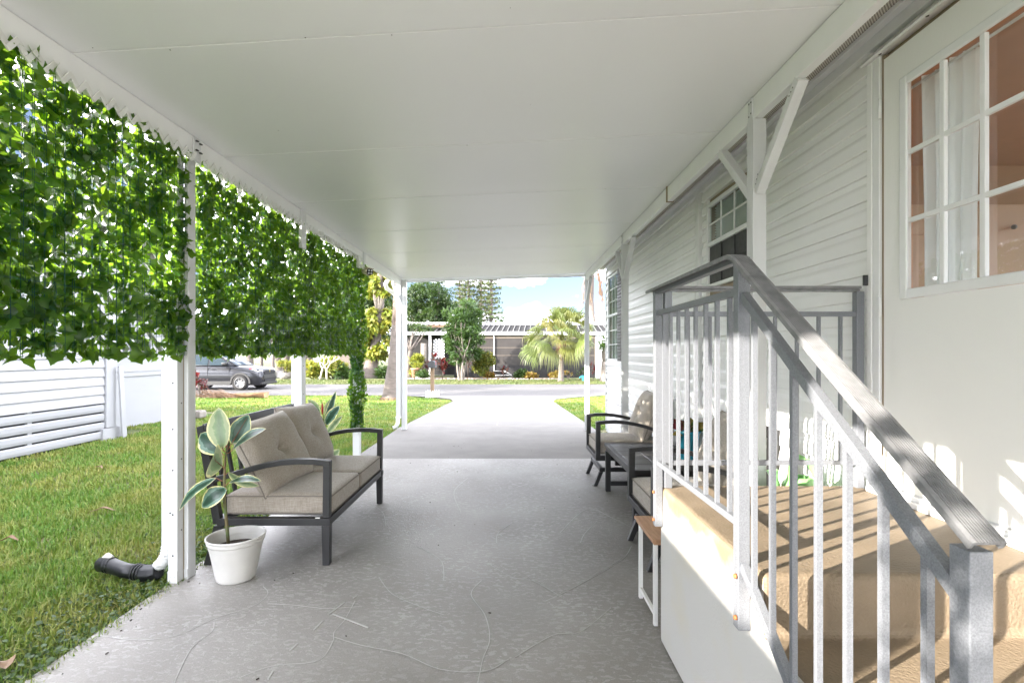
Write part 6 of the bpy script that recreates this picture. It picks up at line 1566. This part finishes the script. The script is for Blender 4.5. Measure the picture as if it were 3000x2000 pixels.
mb = MB(); mb.tube([cw(1.17, -.83, 1.14), cw(1.55, -.80, 1.40), cw(2.0, -.72, 1.64)], .022, 6); obj('windscreen_pillar', mb, M['carpaint'], car)
mb = MB(); mb.tube([cw(1.45, -.875, 1.155), cw(2.5, -.885, 1.155), cw(4.0, -.87, 1.17)], .012, 6); obj('window_trim', mb, M['black'], car)
# wheels, arches
def wheel(u, v):
    s_ = -1 if v < 0 else 1
    ty = obj('wheel', MB().lathe([(.20, -.10), (.24, -.115), (.33, -.115), (.352, -.08), (.355, .08), (.33, .115), (.24, .115), (.20, .10)], cw(u, v, .355), 28, axis='y'), M['tyre'], car)
    f_ = v + s_*.095
    c = cw(u, f_, .355)
    r0 = MB(); r0.lathe([(.001, .0), (.05, s_*.012), (.235, -s_*.02), (.243, s_*.02), (.235, s_*.025), (.22, s_*.005)], c, 28, axis='y'); obj('rim', r0, M['rimmetal'], ty)
    for k in range(7):
        a = k*2*math.pi/7+.2; mb = MB(); cc = Vector(c); d = Vector((math.cos(a), 0, math.sin(a)))
        a2 = a+math.pi/7; d2 = Vector((math.cos(a2), 0, math.sin(a2))); t2 = Vector((-math.sin(a2), 0, math.cos(a2)))
        o1 = cc+Vector((0, s_*.006, 0))
        mb.add([o1+d2*.10+t2*.018, o1+d2*.10-t2*.018, o1+d2*.205-t2*.042, o1+d2*.215, o1+d2*.205+t2*.042], [(0,1,2,3,4) if s_ < 0 else (4,3,2,1,0)]); obj('rim_opening', mb, M['dark'], ty)
    return ty
for u in (.93, 3.62):
    for v in (-.80, .80): wheel(u, v)
for u in (.93, 3.62):
    for s_ in (-1, 1):
        mb = MB(); a_ = np.linspace(-.12, math.pi+.12, 17)
        mb.prism([(CX-u+.475*math.cos(a)*(1), CZ+.36+.455*math.sin(a)) for a in a_]+[(CX-u+.40*math.cos(a), CZ+.36+.385*math.sin(a)) for a in a_[::-1]], 'y', CY+s_*.90, CY+s_*.968); obj('arch_cladding', mb, M['cladding'], car)
        mb = MB(); mb.lathe([(.001, 0), (.405, 0), (.405, -.05*s_)], cw(u, s_*.958, .36), 24, axis='y'); o = obj('wheel_well', mb, M['dark'], car)
        # the well disc stands just inside the cladding, the wheel in front of it
        o.location.y -= s_*.012
for s_ in (-1, 1):
    obj('sill_cladding', MB().box(CX-3.18, CX-1.38, CY+s_*.935-.03, CY+s_*.935+.03, CZ+.24, CZ+.42), M['cladding'], car, bevel=.01)
# move wheels outward so their faces show
for o in car.children:
    if o.name.startswith('wheel') and 'well' not in o.name: o.location.y += (-.085 if o.data.vertices[0].co.y+world_loc(car).y < CY else .085)
# front fascia
mb = MB(); mb.prism([(CY-.50, CZ+.72), (CY+.50, CZ+.72), (CY+.56, CZ+.86), (CY+.40, CZ+.92), (CY-.40, CZ+.92), (CY-.56, CZ+.86)], 'x', CX-.05, CX+.012); g_ = obj('grille', mb, M['dark'], car)
for k in range(5):
    z = CZ+.745+k*.035; obj('grille_bar', MB().bar((CX+.016, CY-.48, z), (CX+.016, CY+.48, z), .006, .008), M['cladding'], g_)
obj('bumper_lip', MB().box(CX-.12, CX+.035, CY-.74, CY+.74, CZ+.25, CZ+.36), M['cladding'], car, bevel=.03)
obj('bumper_mid', MB().box(CX-.10, CX+.025, CY-.60, CY+.60, CZ+.52, CZ+.70), M['cladding'], car, bevel=.02)
obj('lower_intake', MB().box(CX-.08, CX+.028, CY-.55, CY+.55, CZ+.385, CZ+.50), M['dark'], car)
mb = MB(); mb.lathe([(.03, 0), (.045, .006), (.055, 0)], (CX+.014, CY, CZ+.88), 16, axis='x'); obj('badge', mb, M['gold'], g_)
for s_ in (-1, 1):
    mb = MB(); pts = [(.02, .60, .93), (.05, .60, .86), (.16, .80, .87), (.52, .915, .99), (.50, .90, 1.02), (.20, .80, 1.0)]
    mb.add([cw(u, s_*(v+.012), w) for u, v, w in pts], [tuple(range(6)) if s_ > 0 else tuple(range(6))[::-1]]); hl = obj('headlight', mb, M['lamp'], car)
    mb = MB(); mb.add([cw(u, s_*(v+.022), w) for u, v, w in ((.40, .885, .975), (.52, .918, .985), (.50, .905, 1.022), (.38, .87, 1.01))], [(0,1,2,3) if s_ > 0 else (3,2,1,0)]); obj('side_marker', mb, M['redlens'], hl)
    mb = MB(); mb.add([cw(u, s_*(v+.016), w) for u, v, w in ((.05, .72, .48), (.05, .72, .66), (.22, .86, .74), (.24, .87, .55))], [(0,1,2,3) if s_ > 0 else (3,2,1,0)]); obj('fog_vent', mb, M['cladding'], car)
    mb = MB(); mb.tube([cw(1.62, s_*.86, 1.16), cw(1.60, s_*.99, 1.19)], .025, 6); mr = obj('mirror_arm', mb, M['black'], car)
    mb = superbox(CX-1.72, CX-1.48, CY+s_*1.03-.085, CY+s_*1.03+.085, CZ+1.16, CZ+1.30, n=6); obj('mirror_shell', mb, M['black'], mr)
    for u0, u1 in ((1.45, 1.46), (2.46, 2.468), (3.38, 3.388)): obj('door_seam', MB().box(CX-u1, CX-u0, CY+s_*.936-.012, CY+s_*.936+.012, CZ+.42, CZ+1.12), M['dark'], car)
    for u in (2.22, 3.15): obj('door_handle', MB().box(CX-u-.1, CX-u+.1, CY+s_*.945-.02, CY+s_*.945+.02, CZ+.96, CZ+.985), M['carpaint'], car, bevel=.008)
